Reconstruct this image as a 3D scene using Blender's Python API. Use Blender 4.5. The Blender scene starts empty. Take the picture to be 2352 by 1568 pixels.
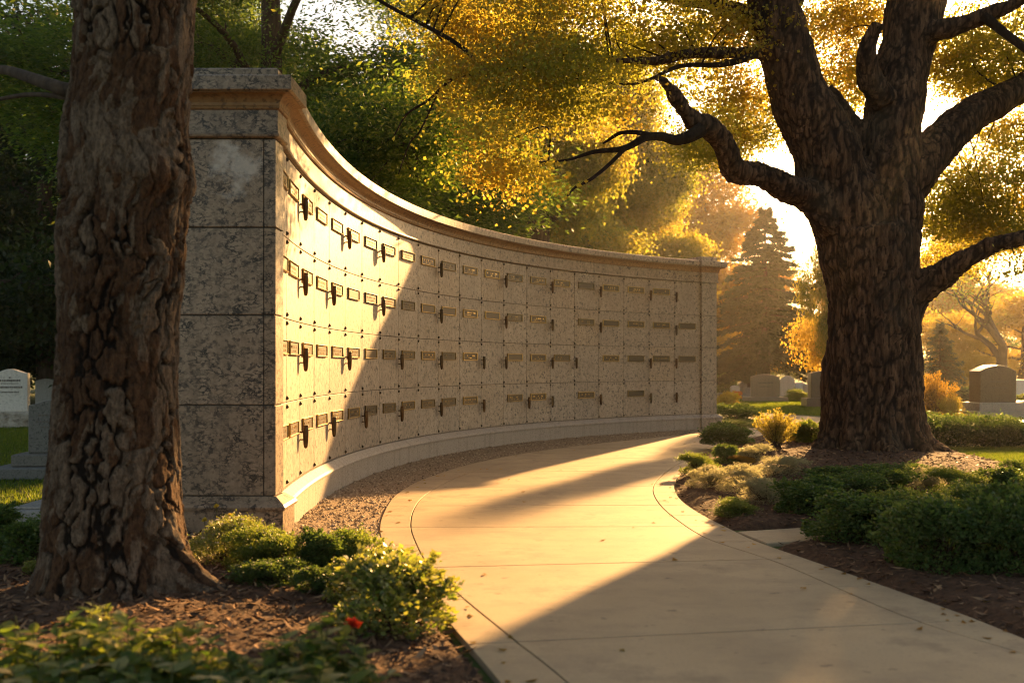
import bpy, bmesh, math, random
import numpy as np
from mathutils import Vector, Matrix

random.seed(5)
rng = np.random.default_rng(11)
SC = bpy.context.scene
COL = SC.collection

# ------------------------------------------------------------------ camera, sky, sun, exposure
F, CX, HY, EYE = 2287.0, 1176.0, 841.5, 1.25        # the photograph measured on a 2352 x 1568 grid
SUN_AZ, SUN_EL = 25.2, 17.0                          # degrees right of the view axis / above horizon
cam = bpy.data.cameras.new('camera')
camo = bpy.data.objects.new('camera', cam)
COL.objects.link(camo)
camo.location = (0, 0, EYE)
camo.rotation_euler = (math.radians(90), 0, 0)
cam.lens, cam.sensor_width, cam.sensor_fit = 35.0, 36.0, 'HORIZONTAL'
cam.shift_y = 0.0244
cam.clip_start, cam.clip_end = 0.1, 2000
cam.dof.use_dof = True
cam.dof.focus_distance = 10.5
cam.dof.aperture_fstop = 2.0
SC.camera = camo

world = bpy.data.worlds.new('World')
SC.world = world
world.use_nodes = True
wn = world.node_tree
wn.nodes.clear()
sky = wn.nodes.new('ShaderNodeTexSky')
sky.sky_type = 'NISHITA'
sky.sun_disc = False
sky.sun_elevation = math.radians(SUN_EL)
sky.sun_rotation = math.radians(SUN_AZ)
sky.air_density = 1.0
sky.dust_density = 1.6
sky.ozone_density = 0.6
tint = wn.nodes.new('ShaderNodeMix')
tint.data_type = 'RGBA'
tint.blend_type = 'MULTIPLY'
tint.inputs[0].default_value = 1.0
tint.inputs[7].default_value = (0.92, 0.80, 0.66, 1)
bgn = wn.nodes.new('ShaderNodeBackground')
bgn.inputs['Strength'].default_value = 0.063
won = wn.nodes.new('ShaderNodeOutputWorld')
wn.links.new(sky.outputs[0], tint.inputs[6])
wn.links.new(tint.outputs[2], bgn.inputs['Color'])
wn.links.new(bgn.outputs[0], won.inputs['Surface'])

sl = bpy.data.lights.new('sun', 'SUN')
sl.energy = 5.0
sl.angle = math.radians(0.9)
sl.color = (1.0, 0.55, 0.19)
slo = bpy.data.objects.new('sun', sl)
COL.objects.link(slo)
_a, _e = math.radians(SUN_AZ), math.radians(SUN_EL)
to_sun = Vector((math.sin(_a) * math.cos(_e), math.cos(_a) * math.cos(_e), math.sin(_e)))
slo.rotation_euler = to_sun.to_track_quat('Z', 'Y').to_euler()
slo.location = (10, 10, 30)

vs = SC.view_settings
vs.view_transform = 'Standard'
vs.look = 'None'
vs.exposure = 2.14
vs.gamma = 1.0
SC.cycles.use_denoising = True
SC.cycles.filter_width = 1.1
SC.cycles.max_bounces = 6
SC.cycles.diffuse_bounces = 3
SC.cycles.glossy_bounces = 2
SC.cycles.transmission_bounces = 4
SC.cycles.transparent_max_bounces = 4
SC.cycles.volume_bounces = 0
SC.cycles.sample_clamp_indirect = 6.0


def P(x, y, D):
    return np.array([(x - CX) / F * D, D, EYE + (HY - y) / F * D])


def G(x, y):
    D = EYE * F / (y - HY)
    return np.array([(x - CX) / F * D, D])


# ------------------------------------------------------------------ helpers: noise, meshes, things
def _h(i, j, k, s=0):
    n = (i * 374761393 + j * 668265263 + k * 2147483647 + s * 974634777) & 0xffffffff
    n = ((n ^ (n >> 13)) * 1274126177) & 0xffffffff
    n = ((n ^ (n >> 16)) * 2246822519) & 0xffffffff
    return ((n ^ (n >> 15)) & 0xffffff) / float(0xffffff)


def vnoise(p, s=0):
    p = np.asarray(p, float)
    i = np.floor(p).astype(np.int64)
    f = p - i
    f = f * f * (3 - 2 * f)
    r = 0
    for a in (0, 1):
        for b in (0, 1):
            for c in (0, 1):
                w = (f[:, 0] if a else 1 - f[:, 0]) * (f[:, 1] if b else 1 - f[:, 1]) * (f[:, 2] if c else 1 - f[:, 2])
                r = r + w * _h(i[:, 0] + a, i[:, 1] + b, i[:, 2] + c, s)
    return r


def fbm(p, o=4, s=0):
    r = 0
    a = .5
    t = 0
    for k in range(o):
        r = r + a * vnoise(p * 2 ** k + 17.3 * k, s + k)
        t += a
        a *= .5
    return r / t


def worley(p, s=0):
    i = np.floor(p).astype(np.int64)
    d1 = np.full(len(p), 9.)
    d2 = np.full(len(p), 9.)
    cid = np.zeros(len(p))
    for a in (-1, 0, 1):
        for b in (-1, 0, 1):
            for c in (-1, 0, 1):
                q = i + np.array([a, b, c])
                o = np.stack([_h(q[:, 0], q[:, 1], q[:, 2], s + m) for m in (1, 2, 3)], 1)
                d = np.linalg.norm(q + o - p, axis=1)
                m = d < d1
                d2 = np.where(m, d1, np.minimum(d2, d))
                d1 = np.where(m, d, d1)
                cid = np.where(m, _h(q[:, 0], q[:, 1], q[:, 2], s + 7), cid)
    return d1, d2, cid


def mesh_np(name, v, f, smooth=False):
    """v (n,3); f (m,k) one face size"""
    v = np.asarray(v, np.float32)
    f = np.asarray(f, np.int32)
    me = bpy.data.meshes.new(name)
    me.vertices.add(len(v))
    me.vertices.foreach_set('co', v.ravel())
    m, k = f.shape
    me.loops.add(m * k)
    me.loops.foreach_set('vertex_index', f.ravel())
    me.polygons.add(m)
    me.polygons.foreach_set('loop_start', np.arange(0, m * k, k, dtype=np.int32))
    if smooth:
        me.polygons.foreach_set('use_smooth', np.ones(m, bool))
    me.update(calc_edges=True)
    return me


def tag(o, label=None, cat=None, group=None, kind=None):
    if label:
        o['label'] = label
    if cat:
        o['category'] = cat
    if group:
        o['group'] = group
    if kind:
        o['kind'] = kind
    return o


def obj(name, me, m=None, parent=None, loc=None):
    o = bpy.data.objects.new(name, me)
    COL.objects.link(o)
    if m is not None:
        for mm in (m if isinstance(m, (list, tuple)) else [m]):
            if len(me.materials) < (len(m) if isinstance(m, (list, tuple)) else 1):
                me.materials.append(mm)
    if loc is not None:
        o.location = loc
    if parent is not None:
        o.parent = parent
        if parent.type == 'EMPTY' and parent.get('worldkids'):
            o.matrix_parent_inverse = Matrix.Translation(parent.location).inverted()
    return o


def thing(name, label, cat, loc, group=None, worldkids=False):
    e = bpy.data.objects.new(name, None)
    COL.objects.link(e)
    e.location = loc
    e.empty_display_size = .2
    if worldkids:
        e['worldkids'] = 1
    return tag(e, label, cat, group)


class MB:
    """collects pieces (any face sizes) into one mesh"""

    def __init__(self):
        self.v, self.f, self.mi = [], [], []

    def add(self, v, f, mi=0):
        b = len(self.v)
        self.v += [tuple(map(float, q)) for q in v]
        self.f += [tuple(int(i) + b for i in q) for q in f]
        self.mi += [mi] * len(f)

    def box(self, c, s, mi=0, ch=0.0, rot=0.0):
        x, y, z = s[0] / 2, s[1] / 2, s[2] / 2
        pts = []
        ca, sa = math.cos(rot), math.sin(rot)
        if ch <= 0:
            ring = [[(-x, -y), (x, -y), (x, y), (-x, y)]] * 2
            zs = [-z, z]
        else:
            a = [(-x, -y), (x, -y), (x, y), (-x, y)]
            b = [(-x + ch, -y + ch), (x - ch, -y + ch), (x - ch, y - ch), (-x + ch, y - ch)]
            ring = [b, a, a, b]
            zs = [-z, -z + ch, z - ch, z]
        n = len(zs)
        for r, zz in zip(ring, zs):
            for (px, py) in r:
                pts.append((c[0] + px * ca - py * sa, c[1] + px * sa + py * ca, c[2] + zz))
        f = [(3, 2, 1, 0), tuple(4 * (n - 1) + i for i in range(4))]
        for k in range(n - 1):
            for i in range(4):
                j = (i + 1) % 4
                f.append((4 * k + i, 4 * k + j, 4 * k + 4 + j, 4 * k + 4 + i))
        self.add(pts, f, mi)

    def mesh(self, name, smooth=False):
        me = bpy.data.meshes.new(name)
        me.from_pydata(self.v, [], self.f)
        me.polygons.foreach_set('material_index', np.array(self.mi, np.int32))
        if smooth:
            me.polygons.foreach_set('use_smooth', np.ones(len(self.f), bool))
        me.update()
        return me


def tube_arrays(pts, rad, n=8):
    pts = np.asarray(pts, float)
    rad = np.asarray(rad, float)
    t = np.gradient(pts, axis=0)
    t /= np.linalg.norm(t, axis=1)[:, None] + 1e-9
    ref = np.array([0, 0, 1.]) if abs(t[0, 2]) < .9 else np.array([1., 0, 0])
    u = np.cross(t[0], ref)
    u /= np.linalg.norm(u)
    V = []
    an = np.linspace(0, 2 * math.pi, n, endpoint=False)
    for i in range(len(pts)):
        u = u - t[i] * np.dot(u, t[i])
        u /= np.linalg.norm(u) + 1e-9
        w = np.cross(t[i], u)
        V.append(pts[i] + rad[i] * (np.cos(an)[:, None] * u + np.sin(an)[:, None] * w))
    V = np.concatenate(V)
    m = len(pts)
    k = np.arange(n)
    Fq = []
    for i in range(m - 1):
        a = i * n + k
        b = i * n + (k + 1) % n
        Fq.append(np.stack([a, b, b + n, a + n], 1))
    return V, np.concatenate(Fq)


def smooth_poly(pts, k=6):
    """Catmull-Rom through rows of pts"""
    p = np.asarray(pts, float)
    p = np.vstack([2 * p[0] - p[1], p, 2 * p[-1] - p[-2]])
    out = []
    for i in range(1, len(p) - 2):
        for t in np.linspace(0, 1, k, endpoint=False):
            a, b, c, d = p[i - 1], p[i], p[i + 1], p[i + 2]
            out.append(.5 * (2 * b + (c - a) * t + (2 * a - 5 * b + 4 * c - d) * t * t + (3 * b - a - 3 * c + d) * t ** 3))
    out.append(p[-2])
    return np.array(out)


class Quads:
    def __init__(self):
        self.v, self.f, self.n = [], [], 0

    def add(self, v, f):
        self.v.append(v)
        self.f.append(f + self.n)
        self.n += len(v)

    def tube(self, pts, rad, n=6, closed=False):
        if closed:
            pts = np.vstack([pts[0], pts, pts[-1]])
            rad = np.concatenate([[1e-3], rad, [1e-3]])
            v, f = tube_arrays(pts[1:-1], rad[1:-1], n)
            m = len(v)
            self.add(v, f)
            # end caps as fans of quads (degenerate-free: n even)
            b = self.n - m
            for st in (0, m - n):
                for i in range(0, n - 2, 2):
                    self.f.append(np.array([[b + st, b + st + i + 1, b + st + i + 2, b + st + (i + 3) % n]]))
        else:
            v, f = tube_arrays(pts, rad, n)
            self.add(v, f)

    def mesh(self, name, smooth=True):
        return mesh_np(name, np.concatenate(self.v), np.concatenate(self.f), smooth)


def unit(n):
    d = rng.normal(size=(n, 3))
    return d / np.linalg.norm(d, axis=1)[:, None]


def leaf_arrays(c, L, W, d=None, jit=.6, fold=.35, flat=0.0):
    """one folded rhombus per leaf; L, W scalars or arrays; d = preferred directions"""
    n = len(c)
    r = unit(n)
    if d is not None:
        r = d + r * jit
        r /= np.linalg.norm(r, axis=1)[:, None]
    q = unit(n)
    if flat:
        q = q * (1 - flat) + np.cross(r, np.array([0, 0, 1.])) * flat
    s = np.cross(r, np.cross(q, r))
    s /= np.linalg.norm(s, axis=1)[:, None] + 1e-9
    nr = np.cross(r, s)
    sc = rng.uniform(.65, 1.25, n)[:, None]
    L = np.broadcast_to(L, (n,))[:, None] * sc
    W = np.broadcast_to(W, (n,))[:, None] * sc
    v = np.empty((n, 4, 3))
    v[:, 0] = c
    v[:, 1] = c + r * L * .45 + s * W + nr * W * fold
    v[:, 2] = c + r * L
    v[:, 3] = c + r * L * .45 - s * W + nr * W * fold
    return v.reshape(-1, 3), np.arange(4 * n).reshape(n, 4)


# ------------------------------------------------------------------ materials
def nd(nt, t, inp=None, **props):
    n = nt.nodes.new(t)
    for k, v in props.items():
        setattr(n, k, v)
    for k, v in (inp or {}).items():
        s = n.inputs[k]
        if isinstance(v, bpy.types.NodeSocket):
            nt.links.new(v, s)
        else:
            s.default_value = v
    return n


def c4(c):
    return (c[0], c[1], c[2], 1)


def ramp(nt, fac, stops, interp='LINEAR'):
    n = nt.nodes.new('ShaderNodeValToRGB')
    n.color_ramp.interpolation = interp
    e = n.color_ramp.elements
    while len(e) < len(stops):
        e.new(.5)
    for k, (p, c) in enumerate(stops):
        e[k].position = p
        e[k].color = c4(c) if not isinstance(c, (int, float)) else (c, c, c, 1)
    nt.links.new(fac, n.inputs[0])
    return n.outputs[0]


def mixc(nt, fac, a, b, mode='MIX'):
    n = nt.nodes.new('ShaderNodeMix')
    n.data_type = 'RGBA'
    n.blend_type = mode
    for s, v in ((n.inputs[0], fac), (n.inputs[6], a), (n.inputs[7], b)):
        if isinstance(v, bpy.types.NodeSocket):
            nt.links.new(v, s)
        elif isinstance(v, (int, float)):
            s.default_value = v
        else:
            s.default_value = c4(v)
    return n.outputs[2]


def noise(nt, vec, scale, detail=4, rough=.55, dist=0.0):
    return nd(nt, 'ShaderNodeTexNoise', {'Vector': vec, 'Scale': scale, 'Detail': detail, 'Roughness': rough, 'Distortion': dist}).outputs[0]


def newmat(name):
    m = bpy.data.materials.new(name)
    m.use_nodes = True
    nt = m.node_tree
    nt.nodes.clear()
    out = nt.nodes.new('ShaderNodeOutputMaterial')
    tc = nt.nodes.new('ShaderNodeTexCoord')
    return m, nt, out, tc.outputs['Object']


def finish(nt, out, col, rough=.7, bump=None, bstr=.3, bdist=.02, metal=0.0, spec=.4):
    inp = {'Roughness': rough, 'Metallic': metal, 'Specular IOR Level': spec}
    p = nd(nt, 'ShaderNodeBsdfPrincipled', inp)
    if isinstance(col, bpy.types.NodeSocket):
        nt.links.new(col, p.inputs['Base Color'])
    else:
        p.inputs['Base Color'].default_value = c4(col)
    if bump is not None:
        b = nd(nt, 'ShaderNodeBump', {'Height': bump, 'Strength': bstr, 'Distance': bdist})
        nt.links.new(b.outputs[0], p.inputs['Normal'])
    nt.links.new(p.outputs[0], out.inputs['Surface'])
    return p


def scaled(nt, vec, s):
    return nd(nt, 'ShaderNodeMapping', {'Vector': vec, 'Scale': s}).outputs[0]


def granite(name, light, mid, dark, sp=45, vein=0.0, vscale=5, rough=.45, stain=None, drip=0.3):
    m, nt, out, oc = newmat(name)
    v = nd(nt, 'ShaderNodeTexVoronoi', {'Vector': oc, 'Scale': sp * 1.6}).outputs['Color']
    vv = nd(nt, 'ShaderNodeSeparateColor', {0: v}).outputs[0]
    n1 = noise(nt, oc, sp, 3, .6)
    base = ramp(nt, vv, [(0, mid), (.45, light), (.8, [c * .9 for c in light]), (1, mid)])
    fl = ramp(nt, n1, [(.0, 1), (.36, 1), (.44, 0), (1, 0)])
    col = mixc(nt, fl, base, dark)
    lg = noise(nt, oc, 1.7, 5, .6)
    col = mixc(nt, ramp(nt, lg, [(.3, 0), (.7, .55)]), col, mid)
    if vein:
        vc = nd(nt, 'ShaderNodeMapping', {'Vector': oc, 'Scale': (1, 1, 1.7), 'Rotation': (0, .6, 0)}).outputs[0]
        w = noise(nt, vc, vscale, 4, .6, .35)
        rid = nd(nt, 'ShaderNodeMath', {0: w, 1: .5}, operation='SUBTRACT').outputs[0]
        rid = nd(nt, 'ShaderNodeMath', {0: rid}, operation='ABSOLUTE').outputs[0]
        patch = ramp(nt, noise(nt, oc, 8.0, 4, .6), [(.38, 0.0), (.60, 1)])
        vm = mixc(nt, 1.0, ramp(nt, rid, [(0, 1), (.026, .85), (.06, 0), (1, 0)]), patch, 'MULTIPLY')
        vm2 = mixc(nt, 1.0, vm, (vein,) * 3, 'MULTIPLY')
        col = mixc(nt, vm2, col, [c * .6 for c in dark])
    if drip:
        st = noise(nt, scaled(nt, oc, (9, 9, .7)), 1.0, 4, .6)
        col = mixc(nt, ramp(nt, st, [(.5, 0), (.75, drip)]), col, [c * .55 for c in mid])
    ov = nd(nt, 'ShaderNodeObjectInfo').outputs['Random']
    col = mixc(nt, 1.0, col, ramp(nt, ov, [(0, (.86, .85, .84)), (.5, (1, 1, 1)), (1, (1.0, .94, .86))]), 'MULTIPLY')
    if stain:
        (cx, cy, cz), r = stain
        d = nd(nt, 'ShaderNodeVectorMath', {0: oc, 1: (cx, cy, cz)}, operation='DISTANCE').outputs['Value']
        k = noise(nt, oc, 7, 5, .6)
        s = nd(nt, 'ShaderNodeMath', {0: k, 1: .75, 2: d}, operation='MULTIPLY_ADD').outputs[0]
        fac = ramp(nt, s, [(r + .14, .62), (r + .30, 0)])
        col = mixc(nt, fac, col, (.62, .56, .5))
    finish(nt, out, col, rough, n1, .08, .004)
    return m


def plain(name, cols, scale=6, rough=.8, bstr=.3, bdist=.01, stretch=(1, 1, 1), spec=.3, detail=6, metal=0):
    m, nt, out, oc = newmat(name)
    vc = scaled(nt, oc, stretch)
    n = noise(nt, vc, scale, detail, .62)
    k = len(cols)
    st = [(.28 + .44 * i / max(1, k - 1), c) for i, c in enumerate(cols)]
    col = ramp(nt, n, st)
    if metal:
        ov = nd(nt, 'ShaderNodeObjectInfo').outputs['Random']
        col = mixc(nt, ramp(nt, ov, [(.3, 0), (1, .75)]), col, mixc(nt, .5, (.035, .034, .02), (.07, .05, .025)))
    finish(nt, out, col, rough, n, bstr, bdist, metal, spec)
    return m


def leafmat(name, cols, tcols, tfac=.5, alt=None, alt_scale=.35, alt_cut=(.45, .6), gloss=.10):
    """per-leaf colour; a share of the light goes through the blade; alt = a second set of colours in large patches"""
    m, nt, out, oc = newmat(name)
    rnd = nd(nt, 'ShaderNodeNewGeometry').outputs['Random Per Island']
    k = len(cols)
    st = [(i / max(1, k - 1), c) for i, c in enumerate(cols)]
    tt = [(i / max(1, len(tcols) - 1), c) for i, c in enumerate(tcols)]
    a, t = ramp(nt, rnd, st), ramp(nt, rnd, tt)
    if alt:
        n = noise(nt, oc, alt_scale, 3, .6)
        fac = ramp(nt, n, [(alt_cut[0], 0), (alt_cut[1], 1)])
        a = mixc(nt, fac, a, ramp(nt, rnd, [(i / max(1, len(alt[0]) - 1), c) for i, c in enumerate(alt[0])]))
        t = mixc(nt, fac, t, ramp(nt, rnd, [(i / max(1, len(alt[1]) - 1), c) for i, c in enumerate(alt[1])]))
    d = nd(nt, 'ShaderNodeBsdfDiffuse', {'Color': a})
    tr = nd(nt, 'ShaderNodeBsdfTranslucent', {'Color': t})
    mx = nd(nt, 'ShaderNodeMixShader', {0: tfac, 1: d.outputs[0], 2: tr.outputs[0]})
    g = nd(nt, 'ShaderNodeBsdfGlossy', {'Color': (.8, .8, .8, 1), 'Roughness': .45})
    fz = nd(nt, 'ShaderNodeLayerWeight', {'Blend': .25})
    ff = nd(nt, 'ShaderNodeMath', {0: fz.outputs['Facing'], 1: gloss}, operation='MULTIPLY').outputs[0]
    mx2 = nd(nt, 'ShaderNodeMixShader', {0: ff, 1: mx.outputs[0], 2: g.outputs[0]})
    nt.links.new(mx2.outputs[0], out.inputs['Surface'])
    return m


M = {}
M['pillar'] = granite('pillar_granite', (.36, .275, .195), (.235, .172, .12), (.030, .026, .025), 24, 1.0, 13.0, .42,
                      stain=((-2.08, 7.38, 2.72), .27), drip=.5)
M['granite'] = granite('panel_granite', (.44, .365, .285), (.27, .22, .17), (.065, .056, .05), 21, .12, 3.0, .5, drip=.3)
M['trim'] = granite('trim_granite', (.43, .345, .26), (.26, .205, .15), (.055, .048, .042), 19, .15, 4, .5, drip=.6)
M['warm_bounce'] = granite('warm_bounce_granite', (.36, .22, .10), (.25, .14, .06), (.07, .045, .03), 28, .1, 4, .5, drip=.4)  # brown tone paints warm reflected light into the cornice moulding stone
M['plinth'] = granite('plinth_granite', (.40, .36, .32), (.32, .285, .25), (.15, .13, .12), 55, .0, 4, .6, drip=.6)
M['mortar'] = plain('dark_mortar', [(.05, .04, .032), (.09, .075, .06)], 30)
M['brass'] = plain('brass', [(.36, .23, .07), (.62, .42, .15)], 25, .3, .05, .002, metal=1.0, spec=.5)
M['plate'] = plain('plate_bronze', [(.022, .015, .008), (.075, .048, .02), (.04, .027, .012)], 38, .45, .2, .002, stretch=(1, 1, 2.2), metal=.25, spec=.4)
M['bronze'] = plain('vase_bronze', [(.05, .024, .009), (.13, .065, .022)], 18, .36, .1, .004, metal=.75, spec=.5)
M['rosette'] = plain('dark_bronze', [(.03, .02, .012), (.07, .045, .02)], 30, .5, .1, .002, metal=.6)
M['text'] = plain('worn_lettering', [(.05, .035, .02), (.10, .07, .04)], 40, .6)

# concrete
m, nt, out, oc = newmat('concrete')
big = noise(nt, oc, .7, 5, .6)
fine = noise(nt, oc, 70, 3, .6)
mid_ = noise(nt, scaled(nt, oc, (1, 1.5, 1)), 2.2, 7, .7)
col = ramp(nt, big, [(.3, (.34, .25, .148)), (.7, (.47, .352, .212))])
col = mixc(nt, ramp(nt, mid_, [(.46, 0), (.72, .7)]), col, (.25, .185, .125))
col = mixc(nt, ramp(nt, fine, [(.32, .45), (.45, 0)]), col, (.22, .18, .14))
blot = noise(nt, oc, 1.4, 6, .72)
col = mixc(nt, ramp(nt, blot, [(.55, 0), (.66, .55)]), col, (.20, .145, .095))
sp_ = noise(nt, scaled(nt, oc, (1, 1.6, 1)), 8, 3, .55)
col = mixc(nt, ramp(nt, sp_, [(.66, 0), (.71, .75)]), col, (.17, .125, .085))
finish(nt, out, col, .72, fine, .25, .004, spec=.35)
M['concrete'] = m
M['joint'] = plain('joint_filler', [(.045, .035, .025), (.08, .06, .045)], 30)

M['mulch'] = plain('mulch_soil', [(.035, .018, .010), (.085, .042, .021), (.13, .066, .033)], 22, .95, .9, .03)
m, nt, out, oc = newmat('mulch_chips')
rnd = nd(nt, 'ShaderNodeNewGeometry').outputs['Random Per Island']
finish(nt, out, ramp(nt, rnd, [(0, (.045, .022, .011)), (.4, (.10, .048, .023)), (.75, (.17, .088, .042)), (1, (.30, .18, .095))]), .9)
M['chips'] = m
m, nt, out, oc = newmat('pebbles')
rnd = nd(nt, 'ShaderNodeNewGeometry').outputs['Random Per Island']
finish(nt, out, ramp(nt, rnd, [(0, (.13, .09, .06)), (.35, (.24, .175, .11)), (.7, (.35, .26, .17)), (1, (.48, .39, .28))]), .85)
M['pebbles'] = m
M['gravel'] = plain('gravel_bed', [(.14, .10, .065), (.27, .195, .125), (.36, .27, .18)], 55, .95, .8, .02)
M['lawn'] = plain('lawn_soil', [(.030, .046, .009), (.055, .080, .014), (.075, .10, .02)], 9, .95, .6, .03)
M['lawn_far'] = M['lawn']
M['grass'] = leafmat('grass_blades', [(.04, .075, .010), (.07, .11, .016), (.10, .13, .025)], [(.16, .26, .02), (.30, .36, .04)], .45)

# bark of the foreground tree (attribute 'h' = relief, 'b' = patches that have lost their outer bark)
m, nt, out, oc = newmat('plated_bark')
at_h = nd(nt, 'ShaderNodeAttribute', attribute_name='h').outputs['Fac']
n1 = noise(nt, scaled(nt, oc, (1, 1, .55)), 5.5, 6, .6)
n2 = noise(nt, scaled(nt, oc, (1, 1, .4)), 38, 5, .7)
at_b = nd(nt, 'ShaderNodeAttribute', attribute_name='b').outputs['Fac']
grey = ramp(nt, n2, [(.32, (.058, .039, .026)), (.68, (.235, .165, .112))])
brn = ramp(nt, n2, [(.32, (.028, .014, .008)), (.68, (.135, .068, .033))])
mxb = nd(nt, 'ShaderNodeMath', {0: at_b, 1: n1}, operation='ADD').outputs[0]
col = mixc(nt, ramp(nt, mxb, [(.94, 0), (1.12, 1)]), brn, grey)
col = mixc(nt, ramp(nt, at_h, [(.15, 1), (.55, 0)]), col, (.014, .009, .006))
n4 = noise(nt, scaled(nt, oc, (1, 1, .5)), 95, 4, .7)
col = mixc(nt, ramp(nt, n4, [(.36, .55), (.5, 0)]), col, (.02, .012, .008))
hs = nd(nt, 'ShaderNodeMath', {0: n2, 1: n4}, operation='ADD').outputs[0]
finish(nt, out, col, .9, hs, 1.0, .018, spec=.2)
M['bark'] = m
m, nt, out, oc = newmat('oak_bark')
ws = scaled(nt, oc, (1, 1, .16))
n1 = noise(nt, ws, 13, 6, .65, .3)
n2 = noise(nt, oc, 1.1, 4, .6)
at_h = nd(nt, 'ShaderNodeAttribute', attribute_name='h').outputs['Fac']
n3 = noise(nt, scaled(nt, oc, (1, 1, .35)), 34, 5, .7)
col = ramp(nt, n1, [(.34, (.040, .021, .011)), (.5, (.092, .050, .026)), (.66, (.18, .105, .058))])
col = mixc(nt, ramp(nt, n3, [(.35, .6), (.55, 0)]), col, (.03, .017, .010))
col = mixc(nt, ramp(nt, at_h, [(.12, .85), (.55, 0)]), col, (.010, .006, .004))
col = mixc(nt, ramp(nt, n2, [(.55, 0), (.75, .35)]), col, (.085, .075, .05))
hsum = nd(nt, 'ShaderNodeMath', {0: n1, 1: n3}, operation='ADD').outputs[0]
finish(nt, out, col, .9, hsum, .9, .03, spec=.2)
M['oak_bark'] = m
M['dark_bark'] = plain('dark_bark', [(.022, .014, .009), (.06, .040, .026), (.095, .066, .045)], 14, .95, .8, .03, (1, 1, .25))
M['grey_bark'] = plain('grey_bark', [(.05, .036, .028), (.10, .075, .058)], 14, .95, .8, .03, (1, 1, .25))

M['oak_leaf'] = leafmat('oak_leaves', [(.08, .045, .010), (.12, .075, .015), (.10, .085, .018)],
                        [(.62, .38, .04), (.76, .58, .07), (.74, .66, .09)], .6,
                        alt=([(.05, .06, .012), (.075, .085, .016)], [(.40, .42, .045), (.58, .54, .07)]), alt_scale=.45, alt_cut=(.40, .55))
M['green_leaf'] = leafmat('feathery_green_leaves', [(.034, .068, .016), (.066, .12, .026), (.10, .135, .03)],
                          [(.09, .18, .018), (.26, .36, .04)], .5,
                          alt=([(.05, .075, .012), (.09, .10, .02)], [(.30, .34, .04), (.52, .45, .06)]), alt_scale=.30, alt_cut=(.54, .70))
M['gold_leaf'] = leafmat('golden_green_leaves', [(.09, .095, .016), (.14, .12, .02)], [(.50, .46, .045), (.72, .56, .07)], .55,
                         alt=([(.05, .08, .014), (.08, .10, .018)], [(.28, .34, .035), (.42, .44, .05)]), alt_scale=.4)
M['yellow_leaf'] = leafmat('yellow_leaves', [(.16, .115, .016), (.21, .14, .02)], [(.72, .48, .05), (.85, .60, .08)], .55)
M['orange_leaf'] = leafmat('orange_leaves', [(.14, .075, .014), (.18, .10, .018)], [(.62, .30, .04), (.75, .42, .06)], .5,
                           alt=([(.10, .08, .018), (.13, .10, .02)], [(.45, .32, .05), (.60, .42, .06)]))
M['dark_leaf'] = leafmat('dark_green_leaves', [(.010, .022, .008), (.022, .040, .012)], [(.03, .07, .010), (.10, .15, .02)], .35)
M['needle'] = leafmat('spruce_needles', [(.012, .022, .010), (.028, .040, .015)], [(.05, .075, .014), (.10, .12, .02)], .3)
M['blue_needle'] = leafmat('blue_spruce_needles', [(.030, .046, .036), (.055, .075, .06)], [(.07, .11, .06), (.12, .16, .09)], .3)
M['shrub_dark'] = leafmat('dark_shrub_leaves', [(.034, .068, .020), (.058, .10, .030), (.095, .13, .05)], [(.12, .22, .025), (.26, .34, .05)], .4, gloss=.15)
M['shrub_mid'] = leafmat('mid_shrub_leaves', [(.055, .10, .02), (.09, .135, .028), (.14, .165, .045)], [(.24, .36, .035), (.46, .50, .07)], .45, gloss=.2)
M['shrub_silver'] = leafmat('silver_shrub_leaves', [(.15, .17, .10), (.22, .22, .15), (.32, .29, .23)], [(.46, .46, .20), (.66, .60, .33)], .52)
M['shrub_yellow'] = leafmat('yellow_shrub_leaves', [(.12, .12, .02), (.18, .16, .03), (.24, .20, .05)], [(.55, .46, .05), (.75, .6, .1)], .5)
M['shrub_rust'] = leafmat('rust_shrub_leaves', [(.13, .085, .02), (.19, .11, .025)], [(.58, .36, .05), (.72, .44, .06)], .45)
M['bright_leaf'] = leafmat('bright_bush_leaves', [(.05, .095, .016), (.10, .14, .022), (.20, .19, .05), (.30, .27, .11)], [(.30, .42, .04), (.60, .56, .08)], .42, gloss=.45)
M['fore_leaf'] = leafmat('foreground_leaves', [(.020, .048, .011), (.04, .08, .016), (.08, .12, .025), (.42, .36, .18)], [(.20, .38, .03), (.55, .56, .08)], .45, gloss=.12)
M['petal_white'] = leafmat('white_petals', [(.6, .55, .48), (.7, .62, .55)], [(.6, .5, .4), (.6, .5, .4)], .3)
M['petal_red'] = leafmat('red_petals', [(.45, .03, .015), (.55, .06, .02)], [(.6, .06, .02), (.6, .06, .02)], .3)
M['petal_orange'] = leafmat('orange_petals', [(.6, .16, .03), (.7, .22, .04)], [(.8, .25, .04), (.8, .25, .04)], .3)
M['petal_yellow'] = leafmat('yellow_petals', [(.6, .42, .04), (.65, .48, .06)], [(.8, .6, .06), (.8, .6, .06)], .3)
M['stem'] = plain('green_stems', [(.05, .06, .02), (.10, .10, .03)], 20)
M['twig'] = plain('brown_twigs', [(.04, .025, .014), (.08, .05, .03)], 20)

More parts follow.
